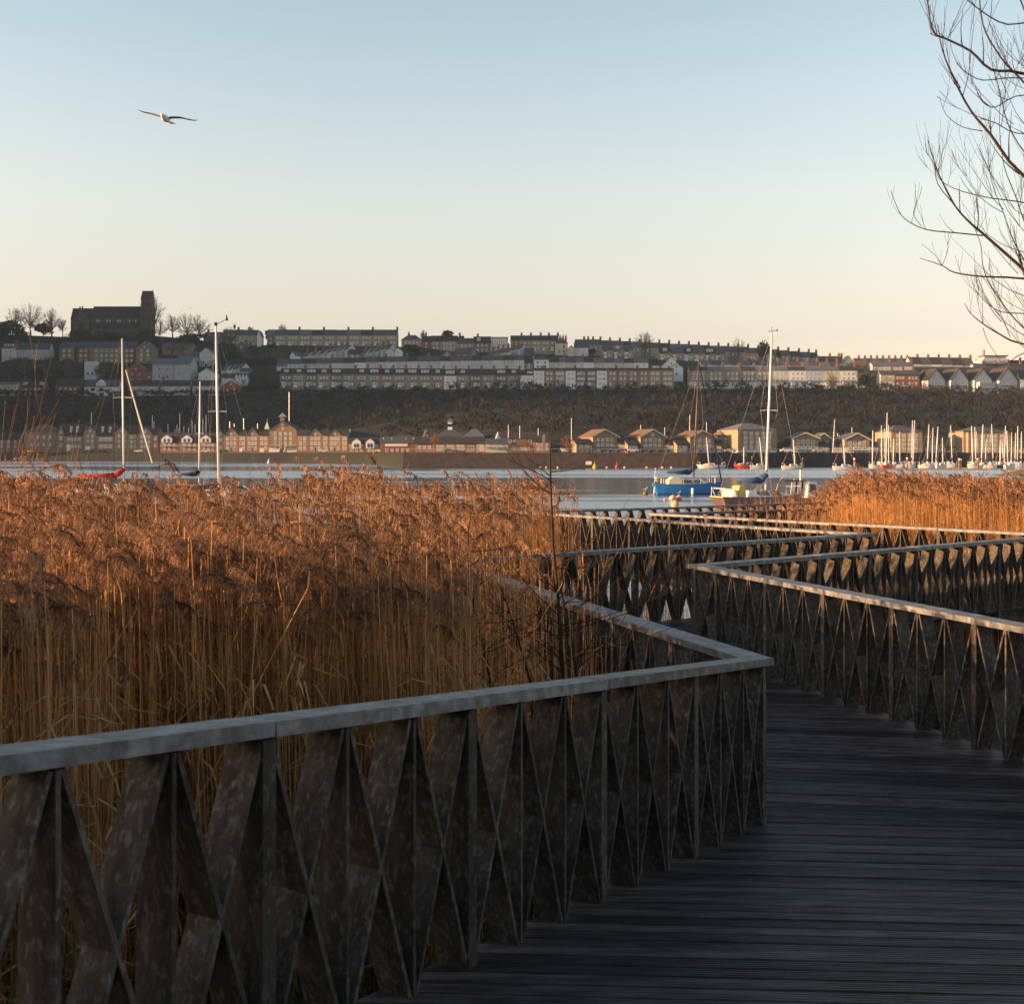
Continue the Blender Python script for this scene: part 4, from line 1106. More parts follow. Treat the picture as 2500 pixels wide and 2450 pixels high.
# cluster right of the pavilion
wf(852, 927, 1106, 1068, 1047.5, 'e', 'brickp', 'slated', 'long dark tiled roof with a bright cream gable end behind white gables', win=(0, 1), dep=16, off=18, rot=8)
MBo = MB(); 
sg = empty('gable_end', P(854.5, 1068, Dw(855) + 12), .35, label='bright cream triangular gable end at the left of the long dark roof', cat='gable')
s__ = (Dw(855) + 12) / F
MB().prism([(-5*s__, 0), (5.5*s__, 3*s__), (0, 20*s__)], 'y', 0, .6).build('wall', M['render_w'], sg)
MB().box(-.3, .3, .6, 2.2, 0, 15*s__).build('roof_edge', M['slated'], sg)
for i, (a, b_) in enumerate([(850, 892), (893, 927)]):
    hh_ = wf(a, b_, 1106, 1082, 1069, 'e', 'brickt', 'slated', f'dark roofed house with a tall white pointed front, {["left", "right"][i]} of two', win=(2, 3), group='white pointed fronts right of the clock pavilion', cat='house')
    s__ = Dw((a + b_) / 2) / F
    o_ = MB().prism([(-10.5*s__, 0), (10.5*s__, 0), (10.5*s__, 15*s__), (0, 23*s__), (-10.5*s__, 15*s__)], 'y', -1.0, 4).build('white_gable', M['render_w'], hh_)
    cx_ = (0 if i == 0 else -6 * s__); o_.location = (cx_, 0, 12 * s__)
    for q_ in (-1, 1): link('window', WIN['k'], hh_, (cx_ + q_ * .6, -1.0, 14 * s__), (.9, 1, 1.6))
lh = wf(928, 1012, 1107, 1081, 1066, 'e', 'brick', 'slate', 'long low brick house with a white upper band and tiny white dormers', win=(1, 5), name='long_house', hrange=(.1, .5))
s__ = Dw(970) / F
MB().box(-30*s__, 25*s__, -.1, 0, 18*s__, 24.5*s__).build('white_band', M['white'], lh)
for dx in (-35, -15, 20, 38):
    MB().prism([(-2.6*s__, 0), (2.6*s__, 0), (0, 4*s__)], 'y', -.5, 1.5).build('dormer', M['white'], lh).location = (dx*s__, 3, 35*s__)
wf(1013, 1060, 1104, 1083, 1068, 'e', 'brickp', 'slated', 'dark low brick house with a white strip right of the long one', win=(1, 3), base=('brickp', .4))
wf(1038, 1050, 1098, 1070, 1050, 'g', 'tilered', 'slated', 'narrow red gable glowing beside the bare orange tree', win=(0, 1), off=14) if False else wf(1036, 1050, 1098, 1069, 1050, 'g', 'brick', 'slated', 'narrow red brick gable beside the small orange tree', win=(0, 1), off=14, rot=10)
cp = wf(1062, 1130, 1100, 1066, 1047, 'h', 'brickp', 'slate', 'hip roofed hall carrying a small lantern cupola, centre shore', win=(1, 3), dep=18, off=20, name='hall', cat='hall')
s__ = (Dw(1096) + 20) / F
cuo = MB().box(-.9, .9, -.9, .9, 0, 3.2).build('cupola', M['white'], cp); cuo.location = (0, 9, 52 * s__)
MB().box(-.95, .95, -.95, .95, 1.2, 2.4).build('louvre', M['dark'], cuo)
MB().add([(-1.6,-1.6,3.2),(1.6,-1.6,3.2),(1.6,1.6,3.2),(-1.6,1.6,3.2),(0,0,4.8)], [(0,1,4),(1,2,4),(2,3,4),(3,0,4),(3,2,1,0)]).build('cupola_roof', M['slate2'], cuo)
wf(1131, 1182, 1100, 1066, 1047, 'h', 'brickt', 'slate2', 'hall with a pale pyramid slate roof right of the cupola hall', win=(0, 1), dep=18, off=20, name='hall', cat='hall')
for i, (a, b_) in enumerate(zip([1062, 1087, 1112, 1137, 1162], [1087, 1112, 1137, 1162, 1185])):
    wf(a, b_, 1104, 1083, 1069, 'e', 'brickt', 'slated', f'shaded waterside terrace house with white windows, {ORD[i]} of five above the wall', win=(2, 3), wsz=(1.8, 1.4), group='shaded terrace above the sea wall')
wf(1185.5, 1240, 1104, 1083, 1072, 'e', 'render_lg', 'slate', 'pale balconied waterside house above the middle of the sea wall', win=(2, 6), balc=2, trimr=None)
wf(1212, 1340, 1100, 1071, 1055, 'e', 'brickp', 'slated', 'long dark roofed house with a cream gable tip above the sea wall', win=(1, 8), off=22, dep=14, hrange=(.6, 1.0))
sg = empty('gable_end', P(1216, 1071, Dw(1216) + 14), .35, label='cream triangular gable tip left of the long dark roof over the sea wall', cat='gable')
s__ = (Dw(1216) + 14) / F
MB().prism([(-6*s__, 0), (6.5*s__, 0), (0, 16*s__)], 'y', 0, .6).build('wall', M['render_w'], sg)
MB().box(-.3, .3, .6, 2.2, 0, 12*s__).build('roof_edge', M['slated'], sg)
wf(1241, 1302, 1103, 1089, 1072, 'h', 'brick', 'tilebr', 'small brick pavilion with a brown hipped roof above the sea wall', win=(1, 5), wsz=(1.2, 1.6))
wf(1303, 1345, 1103, 1078, 1064, 'e', 'brickp', 'slated', 'brick house beside the tall stone stack behind the bare stem', win=(2, 3))
st_ = empty('chimney_tower', P(1328, 1103, Dw(1328) - 2), 0, label='tall pale stone stack standing at the brick waterside house', cat='tower')
MB().box(-.5, .5, 0, .9, 0, 6.0).build('shaft', M['stone'], st_)
MB().box(-.6, .6, -.1, 1.0, 6.0, 6.3).build('cap_stone', M['stone'], st_)
# buff villas with lit left flanks
def villa(a, b_, ye, yt, yb, lab, base=None, **k):
    return wf(a, b_, yb, ye, yt, 'g', 'bricky', k.pop('rf', 'tilebr'), lab, dep=k.pop('dep', 15), rot=14, win=(3, 4), wsz=(1.0, 1.15), trimr='cream', ov=.8, base=base or ('render_lg', .22), balc=2, group='buff villas above the sea wall', name='villa', **k)
wf(1407, 1446, 1108, 1083, 1072, 'e', 'bricky', 'slated', 'small side house with an orange lit end left of the first villa', win=(2, 2), rot=14, off=-3, balc=1)
villa(1447, 1507, 1064, 1048, 1110, 'buff gabled villa, leftmost of three alike above the sea wall')
wf(1508, 1530, 1109, 1083, 1073, 'e', 'bricky', 'slated', 'low dark roofed link between the first and second villas', win=(2, 2))
wf(1533, 1559, 1109, 1085, 1073, 'e', 'bricky', 'slated', 'low dark roofed house with a white porch before the second villa', win=(2, 2), rot=12, off=-3, base=('render_lg', .45))
villa(1563, 1624, 1065, 1048, 1111, 'buff gabled villa in the middle of three alike above the sea wall')
wf(1625, 1646, 1109, 1085, 1073, 'e', 'bricky', 'slated', 'low dark roofed link right of the middle villa', win=(2, 2))
wf(1653, 1681, 1109, 1085, 1073, 'e', 'bricky', 'slated', 'low dark roofed house left of the villa behind the blue mast', win=(2, 2), rot=12, off=-3)
villa(1683, 1746, 1066, 1051, 1111, 'buff gabled villa directly behind the blue yacht mast')
wf(1747, 1764, 1109, 1087, 1075, 'e', 'bricky', 'slated', 'low dark roofed link right of the villa behind the blue mast', win=(2, 1))
wf(1764, 1792, 1111, 1064, 1050, 'h', 'bricky', 'tilebr', 'four storey wing at the left of the tall buff block', win=(4, 2), dep=14, off=6, rot=10, name='apartment_block', cat='building')
wf(1800, 1898, 1112, 1048, 1033, 'h', 'bricky', 'slate2', 'tall buff apartment block with a flat topped roof behind white mast', win=(5, 5), dep=22, rot=10, wsz=(1.2, 1.25), base=('render_lg', .2), name='apartment_block', cat='building', off=-4)
bv = ('render_w', .55)
for a, b_, ye, yt, lab in ((1936, 1998, 1069, 1056, 'buff over white villa with arched windows right of the white mast'), (2063, 2123, 1072, 1057, 'buff over white villa with arched windows left of the marina masts')):
    wf(a, b_, 1116, ye, yt, 'g', 'bricky', 'slate', lab, dep=14, win=(3, 4), wsz=(1.1, 1.5), trimr='cream', ov=.7, base=bv, garage=1, wt='d', balc=1, group='white based villas', name='villa')
wf(1990, 2032, 1108, 1072, 1057, 'g', 'bricky', 'slate', 'second gable peeping out behind the white based villa', win=(2, 2), off=14, trimr='cream', name='villa', ov=.6)
for i, (a, b_) in enumerate([(1910, 1934), (1999, 2026), (2032, 2061), (2124, 2146)]):
    wf(a, b_, 1114, 1090, 1079, 'e', 'bricky', 'slated', f'low dark roofed link house, {ORD[i]} from the left among the white based villas', win=(2, 2), base=('render_w', .5) if i == 2 else None, group='link houses by the white based villas')
wf(2176, 2252, 1117, 1053, 1038, 'h', 'bricky', 'slate', 'tall buff apartment block behind the tallest marina masts', win=(5, 4), dep=20, wsz=(1.2, 1.25), base=('render_lg', .2), name='apartment_block', cat='building')
wf(2364, 2466, 1117, 1055, 1041, 'h', 'bricky', 'slate', 'tall buff apartment block at the right behind many masts', win=(5, 5), dep=20, wsz=(1.2, 1.25), base=('render_lg', .2), name='apartment_block', cat='building')
wf(2352, 2364, 1117, 1053, 1052, 'f', 'bricky', 'slate', 'slim stair tower at the left of the right apartment block', win=(0, 1), dep=8, name='stair_tower', cat='building', off=2)
wf(2268, 2300, 1114, 1086, 1084, 'f', 'render_g', 'slate2', 'grey flat topped boat shed behind the marina masts', win=(2, 3), off=10, name='boat_shed', cat='building')
wf(2306, 2346, 1115, 1098, 1090, 'e', 'brick', 'slated', 'low brick shed left of the slim stair tower', win=(1, 3), off=6, name='boat_shed', cat='building')
wf(2470, 2540, 1116, 1095, 1080, 'e', 'bricky', 'slated', 'low house at the right edge behind the last masts', win=(2, 3))
# sea wall with quay rail
swm = MB(); rail = MB()
xl = list(range(985, 2620, 20)); prev = None
for xp in xl:
    D = lerp_table(SHORE, xp)
    X = (xp - HX) * D / F
    top = 4.35
    if prev:
        (X0, D0) = prev
        swm.add([(X0, D0 - .6, -1), (X, D - .6, -1), (X, D + .6, top), (X0, D0 + .6, top), (X0, D0 + 1.4, top), (X, D + 1.4, top), (X0, D0 + 1.4, 3), (X, D + 1.4, 3)], [(0,1,2,3),(3,2,5,4),(4,5,7,6)])
        rail.beam((X0, D0 + 1, top + 1.0), (X, D + 1, top + 1.0), .08, .08)
        rail.beam((X0, D0 + 1, top), (X0, D0 + 1, top + 1.0), .07, .07)
    prev = (X, D)
sw = empty('sea_wall', (0, 372, 0), 0, label='long dark stone sea wall rising from the water across the bay', cat='wall')
o1 = swm.build('wall_face', M['seawall'], sw); o1.location = (0, -372, 0)
o2 = rail.build('quay_rail', M['metal'], sw); o2.location = (0, -372, 0)

# ---------------- cars
def car_proto(paint, nm):
    r0 = empty('parked_car', (0, 0, 0))
    b = MB()
    prof = [(-2.1, .35), (-2.15, .75), (-1.9, .95), (-1.1, 1.02), (-.5, 1.42), (.9, 1.45), (1.6, 1.05), (2.1, .95), (2.15, .4)]
    b.prism(prof, 'y', -.85, .85); b.build('body', paint, r0)
    MB().prism([(-.98, 1.03), (-.48, 1.36), (.85, 1.38), (1.4, 1.05)], 'y', -.87, .87).build('window', M['glass'], r0)
    for x in (-1.35, 1.35):
        for y in (-.86, .72):
            MB().tube([(x, y, .33), (x, y + .14, .33)], .33, 10).build('wheel', M['tyre'], r0)
    return r0
def paint(nm, c): return mat('car_paint_' + nm, c, rough=.25, spec=.6)
PNT = {'white': paint('white', (.7, .7, .7)), 'dark': paint('dark', (.03, .035, .045)), 'red': paint('red', (.35, .03, .03)), 'silver': paint('silver', (.35, .36, .37)), 'blue': paint('blue', (.05, .10, .25))}
protos = {}
def car(xp, yp, D, colr, lab, grp, flip=False):
    if colr not in protos:
        o = car_proto(PNT[colr], colr); bpy.context.view_layer.update(); reg(o); protos[colr] = o
    else:
        o = protos[colr].copy(); COL.objects.link(o)
        for ch_ in KIDS[protos[colr].name]:
            c_ = ch_.copy(); COL.objects.link(c_); c_.parent = o
    o.location = P(xp, yp, D); o.rotation_euler = (0, 0, PI if flip else 0)
    tag(o, lab, 'car', grp)
hill_cars = [(1282,948,'dark'),(1320,948,'dark'),(1342,949,'red'),(1388,949,'dark'),(1420,948,'dark'),(1448,948,'dark'),(1470,948.5,'white'),(1548,947,'silver'),(1690,947,'white'),(1742,946,'white'),(1764,945,'dark'),(1826,946.5,'white'),(1895,947,'silver'),(1960,947,'white'),(1977,947,'white'),(2006,946,'dark'),(2056,947,'dark'),(2075,948,'red'),(2107,947,'white'),(2190,945,'dark'),(2208,945,'silver')]
cnt = {}
for i, (xp, yp, cl) in enumerate(hill_cars):
    cnt[cl] = cnt.get(cl, 0) + 1
    car(xp, yp, 764, cl, f'{cl} car parked before the hilltop terraces, {ORD[cnt[cl]-1]} {cl} one from the left', 'cars parked along the hilltop terraces', i % 2)
sh_cars = [(216,1098,'dark'),(251,1098,'dark'),(338,1098,'white'),(502,1101,'white'),(546,1101,'dark'),(790,1103,'white'),(928,1106,'white'),(1097,1106,'blue'),(1480,1109,'dark'),(1501,1110,'blue'),(1521,1110,'red'),(1545,1110,'white'),(1578,1110,'dark'),(1600,1110,'dark'),(1622,1110,'dark'),(1720,1110,'blue'),(1783,1111,'silver'),(1920,1113,'white'),(2000,1115,'silver')]
cnt = {}
for i, (xp, yp, cl) in enumerate(sh_cars):
    cnt[cl] = cnt.get(cl, 0) + 1
    D = Dw(xp) - 8
    car(xp, HY + (H - 4.4) * F / D + (0 if xp < 1000 else 0), D, cl, f'{cl} car parked on the quay, {ORD[cnt[cl]-1]} {cl} one from the left', 'cars parked along the quay', i % 2)
# ================================================================ BOATS
def hullmat(nm, c, r=.3): return mat('hull_' + nm, c, rough=r, spec=.5)
HM = {'blue': hullmat('blue', (.012,.135,.38), .4), 'brown': hullmat('brown', (.10,.065,.06)), 'white': hullmat('white', (.50,.50,.50)), 'red': hullmat('red', (.55,.06,.03)), 'navy': hullmat('navy', (.015,.03,.09)), 'green': hullmat('green', (.03,.06,.03))}
CV = {'navy': mat('navy_canvas', (.010,.022,.075), (.016,.035,.10), .9, 3, bump=.4), 'blue': mat('blue_canvas', (.008,.045,.10), (.012,.06,.14), .9, 3, bump=.4), 'red': mat('red_canvas', (.30,.012,.012), (.42,.03,.02), .9, 3, bump=.4),
      'black': mat('black_canvas', (.012,.012,.02), (.02,.02,.03), .9, 3), 'yellow': mat('yellow_canvas', (.50,.36,.13), (.58,.44,.2), .9, 3), 'cream': mat('cream_canvas', (.66,.58,.42), (.72,.66,.5), .9, 3), 'greyblue': mat('grey_blue_canvas', (.03,.055,.13), (.06,.10,.20), .9, 3)}
def hull_mesh(L, B, FB, rake=.12, stern=.7, n=14):
    """bow towards +x, waterline at z=0"""
    b = MB(); rows = []
    for i in range(n + 1):
        t = i / n                                  # 0 stern .. 1 bow
        w_ = B / 2 * (stern + (1 - stern) * math.sin(min(1, t / .45) * PI / 2)) * (1 - max(0, (t - .45) / .55) ** 2.2)
        w_ = max(w_, .02)
        sheer = FB * (1.0 + .22 * (t - .35) ** 2 * 2.2)
        x = -L / 2 + L * t
        keel = -.45 * math.sin(PI * min(1, max(0, .12 + t * .9)))
        xo = rake * L * (t ** 3) * .0
        row = []
        for k, (fw, fz) in enumerate([(1.0, 1.0), (.97, .55), (.90, .12), (.62, -.35), (0, -1)]):
            z = sheer * fz if fz > 0 else keel * -fz
            xx = x + (-(1 - fz) * rake * L * .55 * max(0, (t - .72) / .28) ** 1.3) + ((1 - fz) * .05 * L * max(0, (.12 - t) / .12))
            row.append((xx, w_ * fw, z))
        rows.append(row)
    m_ = len(rows[0])
    for row in rows:
        b.v += row + [(x, -y, z) for x, y, z in row]
    W = 2 * m_
    for i in range(n):
        for k in range(m_ - 1):
            q = i * W + k
            b.f.append((q, q + 1, q + W + 1, q + W)); b.m.append(0)
            q = i * W + m_ + k
            b.f.append((q, q + W, q + W + 1, q + 1)); b.m.append(0)
    b.f.append(tuple([k for k in range(m_)] + [m_ + k for k in range(m_ - 1, -1, -1)])); b.m.append(0)
    sheerline = [rows[i][0] for i in range(n + 1)]
    return b, sheerline
def deck_from(sl, drop=.04):
    d = MB(); n = len(sl)
    for (x, y, z) in sl: d.v += [(x, y * .97, z - drop), (x, -y * .97, z - drop)]
    for i in range(n - 1): d.f.append((2*i, 2*i+1, 2*i+3, 2*i+2)); d.m.append(0)
    return d
def cabin_box(L, x0, x1, w_, z0, h, taper=.3):
    b = MB()
    v = [(x0, -w_, z0), (x1, -w_ * .7, z0), (x1, w_ * .7, z0), (x0, w_, z0), (x0 + .05, -w_ * .85, z0 + h), (x1 - taper * (x1 - x0), -w_ * .62, z0 + h * .92), (x1 - taper * (x1 - x0), w_ * .62, z0 + h * .92), (x0 + .05, w_ * .85, z0 + h)]
    return b.add(v, [(0,3,2,1),(4,5,6,7),(0,1,5,4),(1,2,6,5),(2,3,7,6),(3,0,4,7)])
CC = lambda x, z: (x, z)
def yacht(x0, x1, ywl, D, hull='white', bow=1, mast=None, mtop=None, label='', group=None, cover=None, boomx=None, FB=None, rot=0.0, detail=0, mastmat=None, spread=(.55,), furl=None, cab=True, boom_up=0.0, stripe=None, wire_r=.006, deckm='white', canopy=None, sprlen=1.0, mr_=None):
    """x0..x1 hull extent in photo pixels at waterline row ywl; mast = px at deck, mtop = (px, py) of the truck"""
    s = D / F; L = (x1 - x0) * s / max(.3, math.cos(rot)); B = L * .31
    FB = FB or max(.75, L * .115)
    c = P((x0 + x1) / 2, ywl, D); c.z = 0.0 + (c.z if abs(c.z) > 1.5 else 0)
    ry = rot + (0 if bow > 0 else PI)
    root = empty('sailing_yacht', c, ry, label=label, cat='sailing boat', group=group)
    hb, sl = hull_mesh(L, B, FB, n=14 if detail else 8)
    hb.build('hull', HM[hull], root, smooth=False)
    deck_from(sl).build('deck', M[deckm], root)
    if cab:
        cabin_box(L, -L * .12, L * .30, B * .30, FB - .05, FB * .52).build('cabin', M['white'], root)
        wb = MB()
        for sg in (-1, 1):
            wb.prism([(-L * .08, FB + .02), (L * .10, FB + .02), (L * .10, FB + FB * .28), (-L * .08, FB + FB * .32)], 'y', sg * B * .285, sg * B * .30 + sg * .012) if detail == 0 else None
        if detail == 0: wb.build('window', M['glass'], root)
    inv = Matrix.Rotation(-ry, 3, 'Z')
    def loc(px, py, dy=0):
        q = P(px, py, D) - Vector(c); q.y = dy
        return inv @ q
    if mtop:
        mb0 = Vector(loc(mast, ywl, 0)); mb0.z = FB + (.3 if cab else 0)
        mt = Vector(loc(mtop[0], mtop[1], 0))
        r0 = mr_ or max(.06, L * .011)
        MB().tube([mb0, mb0.lerp(mt, .5), mt], [r0, r0, r0 * .75], 8).build('mast', M[mastmat or 'mast'], root, smooth=True)
        ms = root.children[-1] if False else None
        sp_ = MB()
        for f_ in spread:
            m_ = mb0.lerp(mt, f_)
            sp_.tube([m_ + inv @ Vector((-sprlen, -.1, -.05)), m_, m_ + inv @ Vector((sprlen, -.1, -.05))], .03, 5)
        if spread: sp_.build('spreader', M[mastmat or 'mast'], root)
        wr = MB()
        bowp, stp = Vector((L * .49, 0, FB * 1.15)), Vector((-L * .49, 0, FB))
        for a, b_ in ((mt, bowp), (mt, stp)): wr.tube([a, b_], wire_r, 3, cap=False)
        for sg in (-1, 1):
            f_ = spread[0] if spread else .5
            m_ = mb0.lerp(mt, f_) + inv @ Vector((sg * sprlen, -.1, -.05))
            ch_ = Vector((mb0.x - .2, sg * B * .48, FB))
            ch_ = inv @ (Matrix.Rotation(ry, 3, 'Z') @ ch_)
            wr.tube([mb0.lerp(mt, .97), m_, mb0 + (ch_ - Vector((mb0.x, 0, mb0.z)))], wire_r, 3, cap=False)
        wr.build('rigging', M['wire'], root)
        if furl:
            a = mt.lerp(bowp, .03)
            MB().tube([a, a.lerp(bowp, .5), bowp], [.03, .065, .085], 6).build('furled_sail', CV[furl], root)
        if cover:
            be = Vector(loc(boomx, ywl, 0)); be.z = mb0.z + .85 + boom_up; bs = mb0.lerp(mt, 0); bs.z = mb0.z + .72; 
            bs.x = mb0.x + (mt.x - mb0.x) * .05
            MB().tube([bs, be], .045, 6).build('boom', M['mast'], root)
            cv = MB(); dx = (be - bs)
            r_ = .23 * max(1, L / 8)
            cv.tube([be + Vector((0,0,.06)), bs.lerp(be, .5) + Vector((0,0,.10)), bs.lerp(be, .15) + Vector((0,0,.20))], [r_ * .55, r_ * .9, r_ * 1.3], 8)
            up = mb0.lerp(mt, .125)
            cv.tube([bs.lerp(be, .22) + Vector((0,0,.12)), bs.lerp(be, .10) + Vector((0,0,.45)), up.lerp(bs, .25) , up + Vector((0,0,.15))], [r_ * 1.1, r_ * 1.3, r_ * .95, r_ * .55], 8)
            cv.build('sail_cover', CV[cover], root, smooth=True)
    # pulpit and pushpit rails
    for xx, dxx in ((L * .47, -L * .10), (-L * .47, L * .10)):
        rb = MB()
        yy = .08 if xx > 0 else B * .34
        hz = FB * 1.12 if xx > 0 else FB
        rb.tube([(xx + dxx, -B * .3, hz), (xx + dxx, -B * .3, hz + .6), (xx, -yy, hz + .65), (xx, yy, hz + .65), (xx + dxx, B * .3, hz + .6), (xx + dxx, B * .3, hz)], .022 if detail else .03, 4)
        rb.build('pulpit_rail' if xx > 0 else 'stern_rail', M['white'], root)
    if canopy:
        MB().prism([(-L*.22, FB), (-L*.05, FB), (-L*.08, FB + .75), (-L*.20, FB + .8)], 'y', -B * .3, B * .3).build('spray_hood', CV[canopy], root)
    return root, (L, B, FB, c, loc, s)

# ---- blue sloop
by, inf = yacht(1594, 1765, 1205, 130, 'blue', 1, 1693, (1706.5, 882), 'blue hulled sloop with a blue sail cover, moored in open water', None, 'blue', 1629, FB=1.12, detail=1, mastmat='mastd', spread=(.47,), furl='navy', rot=.10, deckm='cream', sprlen=.75, mr_=.085)
L, B, FB, c, loc, s = inf
def near_windows(root, L, B, FB):
    for sg in (-1, 1):
        for a, b_ in ((-.10, .055), (.065, .19)):
            MB().prism([(L * a, FB + .08), (L * b_, FB + .08), (L * (b_ - .03), FB + .42), (L * a, FB + .45)], 'y', sg * B * .262, sg * (B * .262 + .03)).build('window', M['glass'], root)
near_windows(by, L, B, FB)
for ch_ in list(by.children):
    if ch_.name.startswith('cabin'): ch_.scale = (1, .86, 1)
MB().prism([(-L*.30, FB), (-L*.10, FB), (-L*.115, FB + .55), (-L*.16, FB + .74), (-L*.24, FB + .72), (-L*.29, FB + .4)], 'y', -B*.30, B*.30).build('spray_hood', CV['cream'], by)
MB().tube([(L*.03, -B*.5, FB*.05), (L*.03, -B*.5, FB*.62)], .13, 10).build('fender', M['white'], by, smooth=True)
lad = MB()
for yy in (-.12, .14): lad.tube([(-L*.505, yy - .3, -.1), (-L*.49, yy - .3, FB * .7)], .025, 4)
for zz_ in (.0, .22, .44): lad.tube([(-L*.503, -.42, zz_), (-L*.503, -.16, zz_)], .02, 4)
lad.build('ladder', M['white'], by)
MB().box(-L*.47, -L*.44, -.35, -.1, FB + .25, FB + .62).build('outboard_cover', CV['yellow'], by)
MB().tube([(-L*.48, .2, FB), (-L*.465, .2, FB + 1.7)], .015, 4).build('aerial', M['white'], by)
st_ = MB()
for t in (-.35, -.1, .15, .35):
    for sg in (-1, 1): st_.tube([(L * t, sg * B * .46, FB), (L * t, sg * B * .46, FB + .55)], .015, 4)
st_.build('stanchion', M['white'], by)
# ---- brown hulled yacht nearest the railing
ny, inf = yacht(1741, 1972, 1240, 98, 'brown', 1, 1869, (1884.5, 815), 'brown hulled yacht with a white tipped mast and blue sail cover', None, 'greyblue', 1800, FB=.95, detail=1, spread=(.52,), rot=.42, deckm='white', boom_up=.1, sprlen=.68, mr_=.09)
L, B, FB, c, loc, s = inf
near_windows(ny, L, B, FB)
MB().prism([(-L*.295, FB), (-L*.205, FB), (-L*.215, FB + .8), (-L*.245, FB + .9), (-L*.285, FB + .84)], 'y', -B*.2, B*.18).build('cockpit_cloth', CV['yellow'], ny)
MB().prism([(-L*.38, FB), (-L*.32, FB), (-L*.33, FB + .5), (-L*.36, FB + .6)], 'y', -B*.3, B*.3).build('dodger', CV['cream'], ny)
MB().beam((-L*.5, -B*.36, FB + .02), (-L*.5, B*.36, FB + .02), .06, .07).build('rubbing_strake', CV['yellow'], ny)
fr = MB()
for sg in (-1, 1):
    fr.tube([(-L*.49, sg*B*.33, FB), (-L*.49, sg*B*.33, FB + .72), (-L*.38, sg*B*.36, FB + .66), (-L*.36, sg*B*.37, FB)], .03, 5)
    fr.tube([(-L*.49, sg*B*.33, FB + .7), (-L*.44, sg*B*.35, FB)], .025, 5)
fr.build('stern_frame', M['white'], ny)
ps_ = [(-1.7, .9), (-1.4, 1.7), (-.9, 2.05), (-.4, 1.7), (0, 1.2)]
MB().tube([(L*.05 + x * .55, .2, FB - .3 + z * .5) for x, z in ps_], .035, 5).build('hose_loop', CV['yellow'], ny)
vane = MB().tube([(0, 0, 0), (0, 0, .55)], .02, 4).tube([(-.35, 0, .2), (.5, 0, .28)], .02, 4).ball((.5, 0, .3), .07, .07, .09, 6, 4)
vo = vane.build('wind_vane', M['dark'], ny); vo.location = loc(1884.5, 815)
# ---- cabin cruiser beside it
cz_ = P(1957, 1237, 101); cz_.z = 0
cb = empty('cabin_cruiser', cz_, .15, label='small white cabin cruiser with a dark canopy, right of the brown yacht', cat='motor boat')
hb, sl = hull_mesh(5.2, 2.0, .75, n=8); hb.build('hull', HM['navy'], cb); deck_from(sl).build('deck', M['white'], cb)
MB().prism([(.2, .7), (1.15, .7), (.95, 2.0), (.25, 2.05)], 'y', -.8, .8).build('wheelhouse', M['white'], cb)
MB().prism([(.33, 1.2), (.98, 1.2), (.86, 1.85), (.36, 1.88)], 'y', -.83, -.80).build('window', M['glass'], cb)
MB().box(-1.6, .1, -.75, .75, 2.05, 2.12).build('canopy_roof', CV['black'], cb)
for i, (a, b_, k_) in enumerate([(-1.1, -.75, 'cream'), (-.75, -.6, 'navy'), (-.6, -.25, 'cream'), (-.25, -.1, 'navy'), (-.1, .12, 'cream')]):
    MB().prism([(a - .15, .75), (b_ - .15, .75), (b_, 2.04), (a, 2.04)], 'y', -.72, -.66).build('side_curtain', CV[k_], cb)
MB().tube([(-.1, 0, 2.1), (-.1, 0, 3.0)], .06, 6).build('lamp_post', M['cream'], cb)
MB().tube([(-2.4 + .25 * i, -.4, .9 + 1.75 * math.sin(PI * i / 9) ** .6) for i in range(10)], .03, 5).build('hoop', CV['yellow'], cb)
# ---- three yachts moored behind the left reeds
y1, inf = yacht(188, 372, 1216, 119, 'white', 1, 302.5, (298, 826), 'yacht with a red sail cover and white mast behind the left reeds', None, 'red', 190, FB=.95, detail=1, spread=(.60,), sprlen=.9, mr_=.085)
L, B, FB, c, loc, s = inf
near_windows(y1, L, B, FB)
MB().tube([loc(307, 903), loc(340, 1020), loc(372, 1130)], [.05, .085, .06], 6).build('furled_sail', CV['cream'], y1)
y2, inf = yacht(430, 510, 1207, 131, 'green', 1, 486, (488.5, 931), 'short masted yacht with a navy sail cover behind the left reeds', None, 'navy', 440, FB=.9, detail=1, spread=(.49,), sprlen=.42, mr_=.09)
near_windows(y2, *inf[:3])
y3, inf = yacht(505, 640, 1222, 114, 'white', 1, 534.5, (527, 795), 'white yacht with the tallest near mast, left of the picture centre', None, None, None, FB=.95, detail=1, spread=(.47,), sprlen=.85, mr_=.115)
near_windows(y3, *inf[:3])
loc = inf[4]
vn = MB().tube([(-.15,0,.0),(.3,0,.25),(1.0,0,.6)], .03, 4).prism([(.9,.5),(1.15,.45),(.98,1.1)], 'y', -.02, .02).box(-.12,.12,-.1,.1,0,.3)
vn.build('wind_vane', M['dark'], y3).location = loc(527, 795)
